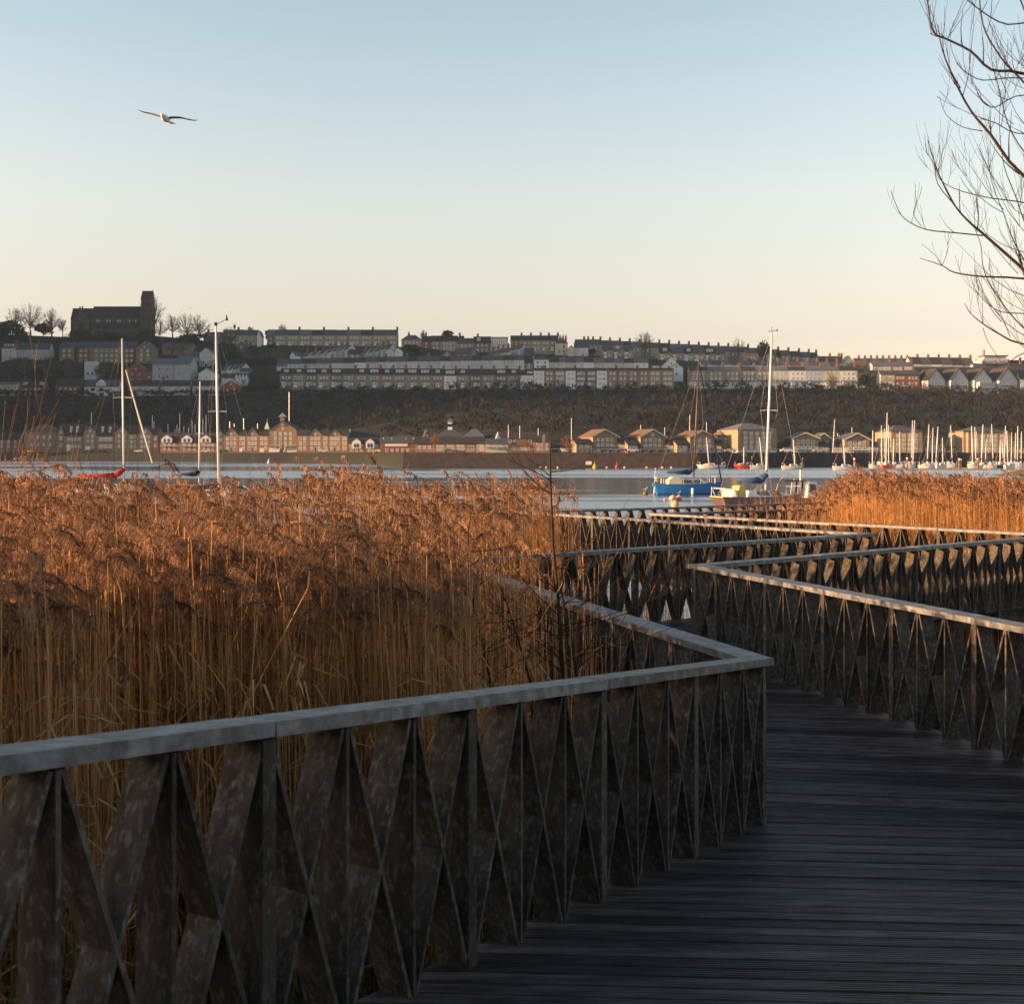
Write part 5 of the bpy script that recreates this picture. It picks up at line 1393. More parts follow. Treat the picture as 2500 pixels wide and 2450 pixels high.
# ---- far moored yachts
far = [(1700,1772,1143,'white',-1,1731,(1724.7,1067),'white yacht with folded sails moored behind the blue sloop'),
       (1791,1829,1143,'red',-1,1816,(1816,1091),'small orange red sloop moored before the sea wall'),
       (1831,1874,1144,'white',1,1861,(1854.5,1067),'white yacht right beside the orange red sloop'),
       (1908,1962,1146,'white',1,1940.5,(1937,1072),'white yacht moored alone right of the white near mast'),
       (2000,2062,1139,'white',-1,2032,(2038,1023),'big grey white yacht with a leaning tall mast by the wall'),
       (2033,2092,1147,'white',1,2063,(2058,1071),'white sloop with a bright stern left of the marina')]
for i, (a, b_, yw, hc, bw, mx_, mt_, lb) in enumerate(far):
    D = H * F / (yw - HY)
    yacht(a, b_, yw, D, hc, bw, mx_, mt_, lb, 'yachts moored below the sea wall', cover='navy' if i in (4,) else None, boomx=mx_ - 22 * bw, FB=.95, spread=(.55,), wire_r=.02, mr_=.13, sprlen=.7)
# ---- marina boats
mar = [(2131,1050,2130,1126),(2152,1038,2153,1128),(2151,1081,2154,1128),(2166,1007,2163,1130),(2160,1046,2161,1126),(2169,1037,2170,1129),(2182,1070,2181,1127),(2197,1053,2197,1128),(2228,1026,2226,1128),(2233,1026,2229,1132),(2268,1036,2264,1132),(2278,1043,2276,1127),(2290,1041,2285,1128),(2301,1068,2302,1128),(2321,1038,2325,1126),(2372,1040,2375,1127),(2380,1042,2383,1126),(2384,1053,2382,1130),(2400,1036,2396,1131),(2408,1070,2406,1128),(2421,1035,2425,1129),(2442,1074,2442,1127),(2447,1079,2450,1130),(2455,1039,2452,1127),(2458,1051,2461,1128),(2470,1055,2469,1129),(2480,1056,2478,1127),(2485,1040,2484,1128),(2494,1053,2493,1127)]
# each waterline is where its mast meets the deck; hull colours vary
for i, (xt, yt, xb, yb_) in enumerate(mar):
    D = 335 + (i * 37 % 5) * 8
    yw = HY + H * F / D
    hw = 26 + (i * 13 % 4) * 5
    bw = 1 if i % 3 else -1
    a = xb - hw * (.62 if bw > 0 else .38)
    yacht(a, a + hw, yw, D, ['white','white','navy','white','white','red','white'][i % 7], bw, xb, (xt, yt), f'marina yacht with a {"tall" if yt < 1045 else "middling" if yt < 1060 else "short"} mast, {ORD[i] + " from the left" if i < 15 else ORD[28 - i] + " from the right" if i < 28 else "nearest the right edge"} among the marina masts',
          'yachts packed in the marina at right', cover=['navy', None, 'blue', None][i % 4], boomx=xb - 13 * bw, FB=1.0, spread=(.5,) if i % 2 else (.36, .68), wire_r=.015, mr_=.115 if i % 3 else .15, sprlen=.6, rot=[0,.3,-.25,.12][i % 4], canopy=['navy', None, 'cream'][i % 3])
# ---- yachts laid up behind the waterside houses: only the mast tips rise over the roofs
tips = [(223,1006),(372,1013),(376,1028),(410,1034),(427,1048),(432,1037),(436,1046),(439,1008),(449,1040),(460,1043),(469,1027),(476,1035),(495,1023),(503,1013),(561,1029),(572,1034),(595,1021),(629,1033),(706,957),(1241,1037),(1269,1039),(1314,1045),(1395,1020),(1564,1037),(1623,1043),(1684,1013),(1725,1030),(2045,1057),(2049,1062),(2053,1064),(2080,1043)]
for i, (xt, yt) in enumerate(tips):
    D = lerp_table(DB, xt) + 22
    cpt = P(xt, HY, D); cpt.z = 4.6
    s = D / F; top = zpx(yt, D) - cpt.z
    r0 = empty('laid_up_yacht', cpt, 0, label=f'mast tip standing above the waterside roofs, {ORD[i] + " from the left" if i < 16 else ORD[30 - i] + " from the right" if i < 30 else "nearest the marina"}', cat='sailing boat', group='mast tips above the waterside roofs')
    hb, sl = hull_mesh(8.5, 2.6, 1.3, n=6); hb.build('hull', HM['white'], r0)
    MB().tube([(0, 0, 1.2), (0, 0, top)], [.19 if D > 550 else .13, .17 if D > 550 else .11], 6).build('mast', M['mast'], r0)

# ---- buoys
def buoy(kind, xp, yp, D, r, m, lab, grp=None):
    c = P(xp, yp, D); c.z = 0
    o = empty(kind, c, 0, label=lab, cat='buoy', group=grp)
    b = MB()
    if kind == 'mooring_buoy':
        b.ball((0, 0, r * .55), r, r, r * .85, 20, 12); b.build('float', m, o, smooth=True)
        MB().tube([(0, 0, r * 1.3), (0, 0, r * 1.6)], r * .16, 8).build('shackle', M['metal'], o)
        MB().tube([(0, 0, r * .45), (0, 0, r * .58)], r * 1.005, 20).build('band', M['stone3'], o)
    else:
        b.tube([(0, 0, -.2), (0, 0, .25 * r), (0, 0, .9 * r), (0, 0, 2.4 * r)], [r * .8, r, r * .75, r * .12], 14); b.build('body', m, o, smooth=True)
        MB().ball((0, 0, 2.5 * r), r * .2, r * .2, r * .25, 8, 6).build('top_mark', m, o)
    return o
pink = mat('pink_buoy', (.62,.34,.27), (.70,.42,.34), .5, 3); org = mat('orange_buoy', (.75,.42,.22), (.8,.5,.28), .5, 3); yel = mat('yellow_buoy', (.75,.45,.05), rough=.45); redb = mat('red_buoy', (.35,.05,.04), rough=.5); darkb = mat('weedy_buoy', (.10,.07,.02), (.2,.15,.05), .8, 4)
buoy('mooring_buoy', 1642.5, 1221, 114, .34, pink, 'pink mooring buoy, left one of the touching pair below the blue sloop')
buoy('mooring_buoy', 1657.5, 1221, 114.5, .32, pink, 'pink mooring buoy with a gull on it, right of the pair')
buoy('mooring_buoy', 1648, 1236, 101, .35, org, 'bright orange pink mooring buoy in front of the pink pair')
buoy('mooring_buoy', 1576, 1207, 129, .29, darkb, 'dark weedy buoy with a gull on it, left of the blue stern')
buoy('mooring_buoy', 1623, 1221, 114, .12, org, 'tiny float left of the pink buoys')
buoy('marker_buoy', 1452, 1142, 350, .62, yel, 'yellow marker buoy near the sea wall')
buoy('marker_buoy', 1506.5, 1141, 352, .62, redb, 'dark red conical buoy near the sea wall')
buoy('marker_buoy', 656.6, 1130, 500, .75, mat('pale_buoy', (.6,.5,.35), rough=.5), 'pale conical buoy off the left grass bank')
buoy('marker_buoy', 2181, 1196, 150, .35, yel, 'yellow buoy showing through the right reed tops')
for i, xp in enumerate([1319, 1334, 1362, 1482, 1525, 1579, 1617, 1639]):
    buoy('mooring_buoy', xp, 1142, 345, .34, org, f'small orange mooring buoy off the sea wall, {ORD[i]} from the left', 'small orange buoys off the sea wall')
# mooring piles in the marina
for i, (xp, yt, bt) in enumerate([(2086,1118,1140),(2215,1117,1143),(2342,1119,1138),(2346,1120,1140),(2387,1119,1143),(1835,1114,1143),(1960,1117,1143)]):
    D = 330
    c = P(xp, 1144, D); c.z = 0
    o = empty('mooring_pile', c, 0, label=f'mooring pile with a pale round cap, {ORD[i]} from the left in the marina' if i < 5 else ['slim post with a white ball left of the white near mast', 'slim post with a white ball at the lone white yacht'][i - 5], cat='post', group='marina mooring piles' if i < 5 else None)
    r_ = .22 if i < 5 else .09
    hh_ = (1144 - yt) * D / F
    MB().tube([(0,0,-1),(0,0,hh_ - .3)], r_, 10).build('pile', M['brick'] if i < 5 else M['dark'], o)
    MB().ball((0,0,hh_ - .15), r_ * 1.25, r_ * 1.25, r_ * 1.3, 10, 6).build('cap', M['white'], o)
# notice board on posts by the wall
nb_ = empty('notice_board', P(1437, 1143, 352), 0, label='small white board on posts at the foot of the sea wall', cat='sign')
nb_.location.z = 0
MB().box(-.85, .85, -.05, .05, .9, 1.9).build('board', M['white'], nb_)
for x in (-.6, .6): MB().tube([(x, .08, -.5), (x, .08, 1.9)], .06, 6).build('post', M['dark'], nb_)
# mud spit with sunlight put into its golden colour, and grassy mound at right
MB().add([(r * math.cos(a) * 34 + 108, r * math.sin(a) * 9 + 318, .35 * (1 - r)) for r in (0.001, .5, 1.02) for a in [2*PI*k/28 for k in range(28)]],
         [(i*28+k, (i+1)*28+k, (i+1)*28+(k+1)%28, i*28+(k+1)%28) for i in range(2) for k in range(28)] + [tuple(range(28))]).build('mud_spit', mat('sunlit_mud', (.30,.19,.07), (.42,.27,.10), .8, .5), kind='structure', smooth=True)
md = MB(); N_ = 40
for i in range(13):
    r = i / 12
    for k in range(N_):
        a = 2 * PI * k / N_
        x_, y_ = r * math.cos(a) * 26, r * math.sin(a) * 9
        md.v.append((112 + x_, 235 + y_, -.3 + 4.3 * (math.cos(r * PI) * .5 + .5) + .12 * math.sin(x_ * 1.3) * math.cos(y_)))
for i in range(12):
    for k in range(N_): md.f.append((i*N_+k, (i+1)*N_+k, (i+1)*N_+(k+1)%N_, i*N_+(k+1)%N_)); md.m.append(0)
md.build('grassy_mound', mat('mound_grass', (.11,.07,.03), (.17,.12,.05), .95, .7, bump=.6), kind='structure', smooth=True)

# ================================================================ BIRDS
gw = mat('gull_white', (.72,.70,.66), rough=.8); gg = mat('gull_grey', (.16,.16,.18), (.22,.22,.24), .8, 8); gk = mat('gull_black', (.02,.02,.02), rough=.8); gy = mat('gull_bill', (.7,.4,.05), rough=.5)
c = P(405, 290, 27)
gl = empty('gull', c, 0, label='gull flying towards the camera high on the left of the sky', cat='bird')
gb = MB(); gb.tube([(0,.30,.01),(0,.2,.005),(0,.05,0),(0,-.10,-.01),(0,-.2,-.005),(0,-.27,.005),(0,-.31,.0)], [.02,.045,.068,.075,.05,.042,.018], 12)
gb.prism([(-.05,.28),(.05,.28),(.09,.44),(-.09,.44)], 'z', .0, .012)
gb.build('body', gw, gl, smooth=True)
MB().tube([(0,-.30,-.002),(0,-.36,-.012)], [.012,.003], 6).build('bill', gy, gl)
def wing(sg, pts):
    b = MB()
    # stations: x, y centre, z, chord, thickness
    top, n = [], len(pts)
    for (x, y, z, ch_, th) in pts:
        b.v += [(sg*x, y - ch_*.35, z), (sg*x, y, z + th), (sg*x, y + ch_*.65, z - .004), (sg*x, y, z - th*.4)]
    for i in range(n - 1):
        q = 4*i
        for k in range(4): b.f.append((q+k, q+(k+1)%4, q+4+(k+1)%4, q+4+k)); b.m.append(1 if i >= n-3 else 0)
    b.f += [(0,3,2,1), (4*n-4,4*n-3,4*n-2,4*n-1)]; b.m += [0, 1]
    return b
wing(-1, [(.04,0,.02,.16,.018),(.18,-.02,.07,.17,.014),(.34,-.03,.115,.15,.010),(.48,.02,.15,.12,.006),(.60,.08,.20,.07,.004),(.66,.12,.245,.02,.002)]).build('wing', [gg, gk], gl)
wing(1, [(.04,0,.02,.16,.018),(.16,-.02,.03,.17,.014),(.32,-.03,.025,.15,.010),(.46,.02,.0,.12,.006),(.58,.08,-.01,.07,.004),(.66,.12,.005,.02,.002)]).build('wing', [gg, gk], gl)
def perched(xp, D, z, lab, sc_=1.0, rz=.6):
    c = P(xp, HY, D); c.z = z
    o = empty('gull', c, rz, label=lab, cat='bird')
    b = MB().tube([(-.26,0,.13),(-.15,0,.16),(0,0,.17),(.1,0,.2),(.14,0,.28),(.18,0,.325),(.23,0,.325)], [.015,.05,.075,.065,.04,.042,.015], 10)
    b.build('body', gw, o, smooth=True)
    MB().tube([(-.34,0,.14),(-.2,0,.19),(0,0,.215),(.06,0,.21)], [.01,.04,.055,.02], 8).build('wing', gg, o, smooth=True)
    MB().tube([(.22,0,.32),(.29,0,.31)], [.012,.004], 6).build('bill', gy, o)
    MB().tube([(.0,.03,0),(.0,.03,.12)], .008, 4).tube([(.02,-.03,0),(.02,-.03,.12)], .008, 4).build('leg', gy, o)
perched(1657.5, 114.5, .52, 'gull standing on the right pink buoy')
perched(1576, 129, .46, 'gull standing on the dark weedy buoy', rz=.2)
for xp, yp, n_ in ((443, 758, 'left'), (464, 752, 'middle'), (563, 763, 'right')):
    o = empty('distant_bird', P(xp, yp, 420), 0, label=f'tiny distant bird in the sky near the church, {n_} of three', cat='bird', group='tiny distant birds')
    MB().add([(-.7,0,.18),(-.3,0,.1),(0,0,0),(.3,0,.1),(.7,0,.2),(.3,.25,.06),(0,.35,-.02),(-.3,.25,.06)], [(0,1,7),(1,2,6,7),(2,3,5,6),(3,4,5)]).build('wing', gk, o)
    MB().tube([(0,-.3,0),(0,0,.02),(0,.45,0)], [.03,.09,.02], 6).build('body', gk, o)
# ================================================================ TREES
trng = random.Random(21)
def limb(mb, p, d, L, r, lv, gravity=0.0, n=4, spread=.55, fan=3, shrink=.68, tipr=.25, sides=(6,5,4,3,3,3), wob=.12, minr=.004):
    """one tapering limb and its offshoots, added to mb"""
    pts, rs = [p.copy()], [r]
    q = p.copy(); d = d.normalized()
    for i in range(n):
        d = (d + Vector((trng.gauss(0, wob), trng.gauss(0, wob), trng.gauss(0, wob) + gravity))).normalized()
        q = q + d * (L / n)
        pts.append(q.copy()); rs.append(max(minr, r * (1 - (i + 1) / n * (1 - (.55 if lv > 0 else tipr)))))
    mb.tube(pts, rs, sides[min(5, max(0, 5 - lv))] if lv < 5 else 6, cap=False)
    if lv <= 0: return
    k = fan + (1 if trng.random() < .4 else 0)
    for j in range(k):
        t = 1.0 if j == 0 else trng.uniform(.35, 1.0)
        i = min(n - 1, int(t * n)); base = pts[i].lerp(pts[i + 1], t * n - i) if t < 1 else pts[-1]
        ax = Vector((trng.gauss(0, 1), trng.gauss(0, 1), trng.gauss(0, .6))).normalized()
        nd = (d + ax * spread * (0.5 if j == 0 else 1) + Vector((0, 0, gravity * 2))).normalized()
        limb(mb, base, nd, L * shrink * trng.uniform(.75, 1.15), max(minr, rs[i] * .62), lv - 1, gravity, max(2, n - 1), spread, fan, shrink, tipr, sides, wob, minr)
def bare_tree(xp, yb, D, hpx, lab, bark='barkg', levels=4, spread=.6, name='bare_tree', group=None, trunk=.22, gravity=.03, minr=.06, fan=3, wide=1.0, cat='tree'):
    s = D / F; h = hpx * s
    c = P(xp, yb, D)
    root = empty(name, c, 0, label=lab, cat=cat, group=group)
    tr = MB(); rt = h * .028
    tr.tube([(0,0,-1.5), (h*.01,0,h*trunk*.5), (0,0,h*trunk)], [rt*1.2, rt, rt*.85], 8)
    tr.build('trunk', M[bark], root, smooth=True)
    cb_ = MB()
    n0 = 4
    cw_, cc, crz = h * .40 * wide, h * .60, h * .40
    for i in range(38 if levels > 4 else 26):
        z0 = h * trng.uniform(trunk, .52); a = trng.uniform(0, 2*PI); el = trng.uniform(-.35, 1.45)
        rr_ = trng.uniform(.78, 1.0)
        e = Vector((math.cos(a)*math.cos(el)*cw_*rr_, math.sin(a)*math.cos(el)*cw_*rr_, cc + math.sin(el)*crz*rr_))
        p0 = Vector((0, 0, min(z0, e.z * .8)))
        mid = p0.lerp(e, .5) + Vector((e.x*.12, e.y*.12, -.03*h*math.cos(el))) 
        pts = [p0, p0.lerp(mid, .55), mid, mid.lerp(e, .55) + Vector((0,0,.015*h)), e]
        cb_.tube(pts, [max(minr, rt*.34*q) for q in (1, .8, .6, .42, .25)], 3, cap=False)
        for j in range(7):
            t = trng.uniform(.3, 1.0); k = min(3, int(t*4)); b0 = pts[k].lerp(pts[k+1], t*4-k)
            dr = ((e - p0).normalized() + Vector((trng.gauss(0,.5), trng.gauss(0,.5), trng.gauss(.15,.4)))).normalized()
            l_ = h * trng.uniform(.07, .14); b1 = b0 + dr*l_
            cb_.tube([b0, b0.lerp(b1,.5)+Vector((0,0,l_*.05)), b1], [max(minr*.8, rt*.12), minr*.7, minr*.5], 3, cap=False)
            for _k in range(3):
                d2 = (dr + Vector((trng.gauss(0,.45), trng.gauss(0,.45), trng.gauss(.1,.4)))).normalized()
                b2 = b0.lerp(b1, trng.uniform(.35, 1)); cb_.tube([b2, b2 + d2*l_*trng.uniform(.4,.8)], [minr*.6, minr*.4], 3, cap=False)
    cb_.build('crown', M[bark], root)
    return root
def leafy_tree(xp, yb, D, hpx, wpx, lab, n=700, m='ever', name='evergreen_tree', group=None, leaf=.55):
    s = D / F; h = hpx * s; w_ = wpx * s / 2
    root = empty(name, P(xp, yb, D), 0, label=lab, cat='tree', group=group)
    MB().tube([(0,0,-1),(0,0,h*.7)], [h*.03, h*.012], 6).build('trunk', M['bark'], root)
    b = MB()
    lobes = [(trng.uniform(-.55,.55)*w_, trng.uniform(-.4,.4)*w_, trng.uniform(.35,.85)*h, trng.uniform(.3,.55)) for _ in range(9)]
    for i in range(n):
        lx, ly, lz, lr = trng.choice(lobes)
        a, ph = trng.uniform(0, 2*PI), math.acos(trng.uniform(-1, 1)); rr_ = trng.uniform(.6, 1.05)
        p = Vector((lx + math.sin(ph)*math.cos(a)*lr*w_*rr_, ly + math.sin(ph)*math.sin(a)*lr*w_*rr_, lz + math.cos(ph)*lr*h*.5*rr_))
        u = Vector((trng.gauss(0,1), trng.gauss(0,1), trng.gauss(0,1))).normalized(); v = u.orthogonal().normalized()
        z_ = leaf * trng.uniform(.5, 1.3)
        b.add([p - u*z_*.5, p + v*z_*.35, p + u*z_*.5, p - v*z_*.35], [(0,1,2,3)])
    b.build('crown', M[m], root)
    return root
# skyline trees
for xp, yb, D, hp, lab, kw in [
    (38, 816, 925, 62, 'broad bare tree at the far left of the skyline', dict(wide=1.2)),
    (74, 822, 922, 78, 'biggest round bare tree left of the church', dict(wide=1.15)),
    (126, 822, 918, 66, 'smaller upright bare tree close left of the church', dict(wide=.8)),
    (153, 822, 935, 42, 'thin bare tree touching the left church wall', dict(wide=.6)),
    (375, 822, 915, 95, 'bare tree hiding the foot of the church tower', dict(wide=.9)),
    (390, 832, 910, 50, 'low bare tree right of the church tower', dict(wide=1.1)),
    (421, 832, 915, 62, 'bare tree with a clear trunk right of the church', dict(wide=.9, trunk=.3)),
    (457, 838, 910, 70, 'left tree of the two widest right of the church', dict(wide=1.2)),
    (486, 838, 914, 66, 'right tree of the two widest right of the church', dict(wide=1.1)),
    (612, 825, 935, 26, 'bare treetop peeping over the dark stone house', dict()),
    (690, 822, 940, 30, 'bare treetop over the left end of tan terrace', dict()),
    (1033, 840, 935, 32, 'thin bare treetop over the skyline at centre', dict(wide=.5)),
    (1573, 872, 886, 60, 'round orange brown bare tree breaking the skyline', dict(bark='barkg', wide=1.1)),
    (1800, 880, 890, 54, 'twin topped bare tree left of the dark evergreen', dict(wide=.8)),
    (2120, 950, 772, 66, 'big pale bare tree beside the white terrace end', dict(wide=1.2)),
    (1260, 962, 770, 50, 'bare tree before the white corner house', dict(wide=.8)),
    (1215, 966, 770, 40, 'bushy bare tree before the centre terrace', dict(wide=1.0)),
    (2030, 985, 764, 76, 'slim bare tree before the cream tall terrace house', dict(wide=.5)),
    (2000, 990, 764, 56, 'slim dark bare tree before the pale blue house', dict(wide=.4)),
    (600, 885, 850, 48, 'rusty bare tree on the slope below the skyline', dict(bark='barkg', wide=1.1)),
    (560, 850, 880, 52, 'rusty bare tree in front of the flat topped house', dict(bark='barkg', wide=1.0)),
    (680, 890, 840, 42, 'rusty bare bush tree left of the stepped cottages', dict(bark='barkg', wide=1.0)),
    (250, 940, 800, 60, 'bare tree above the bright white detached house', dict(wide=1.0)),
    (170, 935, 806, 62, 'bare tree between hillside brick houses at left', dict(wide=1.2)),
    (110, 935, 806, 66, 'spreading bare tree on the left hillside', dict(wide=1.2)),
    (60, 930, 806, 60, 'bare tree above the pointed dormer house', dict(wide=1.1)),
    (20, 925, 806, 55, 'bare tree above the cream flats at left edge', dict(wide=1.2)),
    (420, 880, 846, 50, 'rusty bare tree above the grey hall', dict(wide=1.0)),
    (445, 878, 845, 44, 'bare tree right of the church hill flats', dict(wide=1.0)),
    (1062, 1100, 460, 40, 'small orange brown tree beside the red shore gable', dict(bark='barkr', wide=.8, minr=.035)),
    (1385, 1108, 436, 44, 'reddish bare tree right of the stone stack', dict(bark='barkr', wide=1.3, minr=.035)),
    (1285, 1104, 436, 32, 'small reddish tree before the long dark shore roof', dict(bark='barkr', wide=1.1, minr=.035)),
    (2330, 1000, 745, 44, 'dark bare tree under the steep gabled houses', dict()),
]:
    dd = dict(levels=5 if D > 900 or 'round' in lab else 4, minr=.06); dd.update(kw)
    bare_tree(xp, yb, D, hp, lab, **dd)
# evergreens and ivy
for xp, yb, D, hp, wp, lab in [(1868, 880, 885, 46, 40, 'dark round evergreen on the skyline left of the white mast'),
    (1092, 832, 925, 26, 34, 'flat topped dark pine on the centre skyline'), (1126, 838, 928, 20, 22, 'small dark pine right of the flat topped one'),
    (655, 835, 918, 26, 24, 'dark bush tree left of the tan skyline terrace'), (105, 826, 905, 40, 60, 'dark evergreen between the left skyline trees'),
    (30, 835, 900, 52, 90, 'wide dark evergreen mass at the left skyline'), (0, 835, 902, 50, 70, 'dark evergreen at the very left of the skyline'),
    (200, 842, 895, 36, 80, 'dark shrubbery at the foot of the church'), (270, 842, 893, 30, 90, 'low dark shrubbery below the church nave'), (345, 845, 890, 42, 70, 'dark evergreens below the church tower'), (470, 840, 900, 28, 90, 'dark undergrowth beneath the skyline trees'),
    (1010, 862, 870, 22, 60, 'dark shrubs in front of the chimneyed house'), (1445, 872, 868, 20, 20, 'small dark bush on the centre slope'),
    (260, 920, 812, 36, 60, 'dark tree clump behind the white detached house'), (40, 915, 815, 40, 110, 'dark tree clump on the left hillside'), (150, 925, 815, 50, 80, 'tall dark clump right of the left hillside trees'), (90, 902, 830, 26, 110, 'dark scrub line below the left white terrace'),
    (280, 905, 830, 20, 90, 'dark hedge below the red brick flats'), (620, 900, 840, 30, 110, 'dark scrub right of the stepped tiny row'), (560, 880, 860, 26, 60, 'dark scrub under the two roof light house'),
    (2030, 912, 850, 16, 30, 'dark bush by the pale gable end'), (2110, 952, 770, 40, 34, 'dark ivy clad bush beside the bare tree'), (1900, 880, 885, 22, 20, 'small evergreen right of the white mast top'), (2290, 966, 770, 18, 90, 'dark hedge below the first steep gable'), (2370, 972, 770, 18, 90, 'dark hedge below the middle steep gables'), (1700, 925, 790, 20, 30, 'dark shrubs by the hillside steps')]:
    leafy_tree(xp, yb, D, hp, wp, lab, n=int(350 + hp * wp * .35), leaf=1.5)
# hillside steps
stp = empty('hillside_steps', P(1666, 948, 781), 0, label='dark broad steps climbing between the terraces', cat='steps')
sb = MB()
for i in range(16): sb.box(-3.8, 3.8, i * 1.6, 30, -2 + i * .62, -1.38 + i * .62)
sb.build('tread', M['stone3'], stp)

# ---- the wood on the slope: thousands of bare crowns nobody could count
wr_ = np.random.default_rng(5)
Vw, Fw = [], []
off = 0
def scrub(X, Y, Z, h, n, wdt):
    global off
    a = wr_.uniform(0, 2*PI, n); el = wr_.uniform(-.25, 1.5, n) ** 1.0
    rs_ = wr_.uniform(.45, .95, n); R_ = h * .46
    dx, dy, dz = np.cos(a) * np.cos(el), np.sin(a) * np.cos(el), np.sin(el)
    bx, by_, bz = X + dx * R_ * rs_ * .75, Y + dy * R_ * rs_ * .75, Z + h * .5 + dz * h * .42 * rs_ * .75
    ln = wr_.uniform(.10, .24, n) * h
    dx, dy, dz = dx + wr_.normal(0, .35, n), dy + wr_.normal(0, .35, n), dz + wr_.normal(.15, .3, n)
    tx, ty, tz = bx + dx*ln, by_ + dy*ln, bz + dz*ln
    ww = wr_.uniform(.5, 1.4, n) * wdt; pa = wr_.uniform(0, 2*PI, n)
    px, py = np.cos(pa) * ww, np.sin(pa) * ww
    V = np.stack([np.stack([bx - px*.4, by_ - py*.4, bz], 1), np.stack([bx + px*.4, by_ + py*.4, bz], 1), np.stack([(bx+tx)/2 + px, (by_+ty)/2 + py, (bz+tz)/2 + dz*0], 1), np.stack([tx, ty, tz], 1), np.stack([(bx+tx)/2 - px, (by_+ty)/2 - py, (bz+tz)/2], 1)], 1).reshape(-1, 3)
    Vw.append(V)
    for i in range(n):
        q = off + 5*i
        Fw.append((q, q+1, q+2, q+3)); Fw.append((q, q+2, q+3, q+4))
    off += 5 * n
k_ = 0
while k_ < 3300:
    xp = wr_.uniform(-350, 2850)
    db = lerp_table(DB, xp)
    D = db + 32 + (764 - db - 34) * wr_.random() ** .8
    if xp < 690 and wr_.random() < .3: D = wr_.uniform(765, 776)
    if 700 < xp < 2250 and D > 748: continue
    X = (xp - HX) * D / F
    hh = wr_.uniform(5, 10) * (.6 if D > 740 else 1) * (.75 if D < db + 60 else 1)
    scrub(X, D, ground_z(X, D) - .8, hh, 44, .22)
    k_ += 1
# thin scrub among the left houses and gardens
for _ in range(520):
    xp = wr_.choice([wr_.uniform(-250, 200), wr_.uniform(200, 680)]); D = wr_.choice([wr_.uniform(792, 800), wr_.uniform(822, 840), wr_.uniform(862, 894)])
    X = (xp - HX) * D / F
    scrub(X, D, ground_z(X, D) - .8, wr_.uniform(4, 8), 40, .2)
for _ in range(160):
    xp = wr_.uniform(1000, 2500); D = wr_.choice([wr_.uniform(800, 806), wr_.uniform(832, 836), wr_.uniform(856, 864)])
    X = (xp - HX) * D / F
    scrub(X, D, ground_z(X, D) - .3, wr_.uniform(2, 4), 26, .2)
Vn = np.concatenate(Vw).astype(np.float32)
me = bpy.data.meshes.new('hillside_wood'); me.from_pydata(Vn.tolist(), [], Fw); me.materials.append(M['scrub']); me.update()
link('hillside_wood', me, label='dark bare winter wood covering the slope between quay and hilltop terraces', cat='wood', kind='stuff')

# ================================================================ NEAR VEGETATION
def traced(mb, pix, D0, D1, r0, r1, twigs=0, tl=.5, up=.5, seed=0):
    """a branch through photo pixels between distances D0 and D1"""
    n = len(pix)
    pts = [P(x, y, D0 + (D1 - D0) * i / (n - 1)) for i, (x, y) in enumerate(pix)]
    # smooth
    out = []
    for i in range(n - 1):
        p0, p1, p2, p3 = pts[max(0, i-1)], pts[i], pts[i+1], pts[min(n-1, i+2)]
        for t in (0, .33, .66):
            out.append(.5 * ((2*p1) + (-p0 + p2)*t + (2*p0 - 5*p1 + 4*p2 - p3)*t*t + (-p0 + 3*p1 - 3*p2 + p3)*t**3))
    out.append(pts[-1])
    m_ = len(out)
    rs = [r0 + (r1 - r0) * i / (m_ - 1) for i in range(m_)]
    mb.tube(out, rs, 5, cap=False)
    for _ in range(twigs):
        i = trng.randint(1, m_ - 2)
        d = (out[i+1] - out[i-1]).normalized()
        ax = Vector((trng.gauss(0, .6), trng.gauss(0, .6), trng.uniform(.2, 1.0))).normalized()
        whip(mb, out[i], (d * .6 + ax * .8), trng.uniform(.35, 1) * tl, max(.0022, rs[i] * .5), up)
def whip(mb, p, d, L, r, up=.5, forks=1):
    pts, rs = [p.copy()], [r]; q = p.copy(); d = d.normalized(); n = 6
    for i in range(n):
        d = (d + Vector((trng.gauss(0, .09), trng.gauss(0, .09), up * .28 + trng.gauss(0, .05)))).normalized()
        q = q + d * (L / n); pts.append(q.copy()); rs.append(max(.0013, r * (1 - (i + 1) / n * .75)))
    mb.tube(pts, rs, 4, cap=False)
    if forks and L > .25:
        for _ in range(trng.randint(0, 3)):
            i = trng.randint(1, n - 2)
            whip(mb, pts[i], (pts[i+1] - pts[i]).normalized() + Vector((trng.gauss(0, .5), trng.gauss(0, .5), trng.uniform(0, .7))), L * trng.uniform(.35, .6), rs[i] * .7, up, forks - 1)
tb0 = P(2950, HY, 12); tb0.z = 1.0
wl = empty('willow_tree', tb0, 0, label='bare willow reaching in from the right edge of the picture', cat='tree')
trk = MB().tube([Vector((0,0,-.4)), Vector((.1,.1,2.0)), Vector((.0,.2,4.2)), Vector((.2,.3,7.5)), Vector((.1,.2,11))], [.24,.20,.17,.11,.05], 10)
trk.build('trunk', M['bark'], wl, smooth=True)
wc = MB()
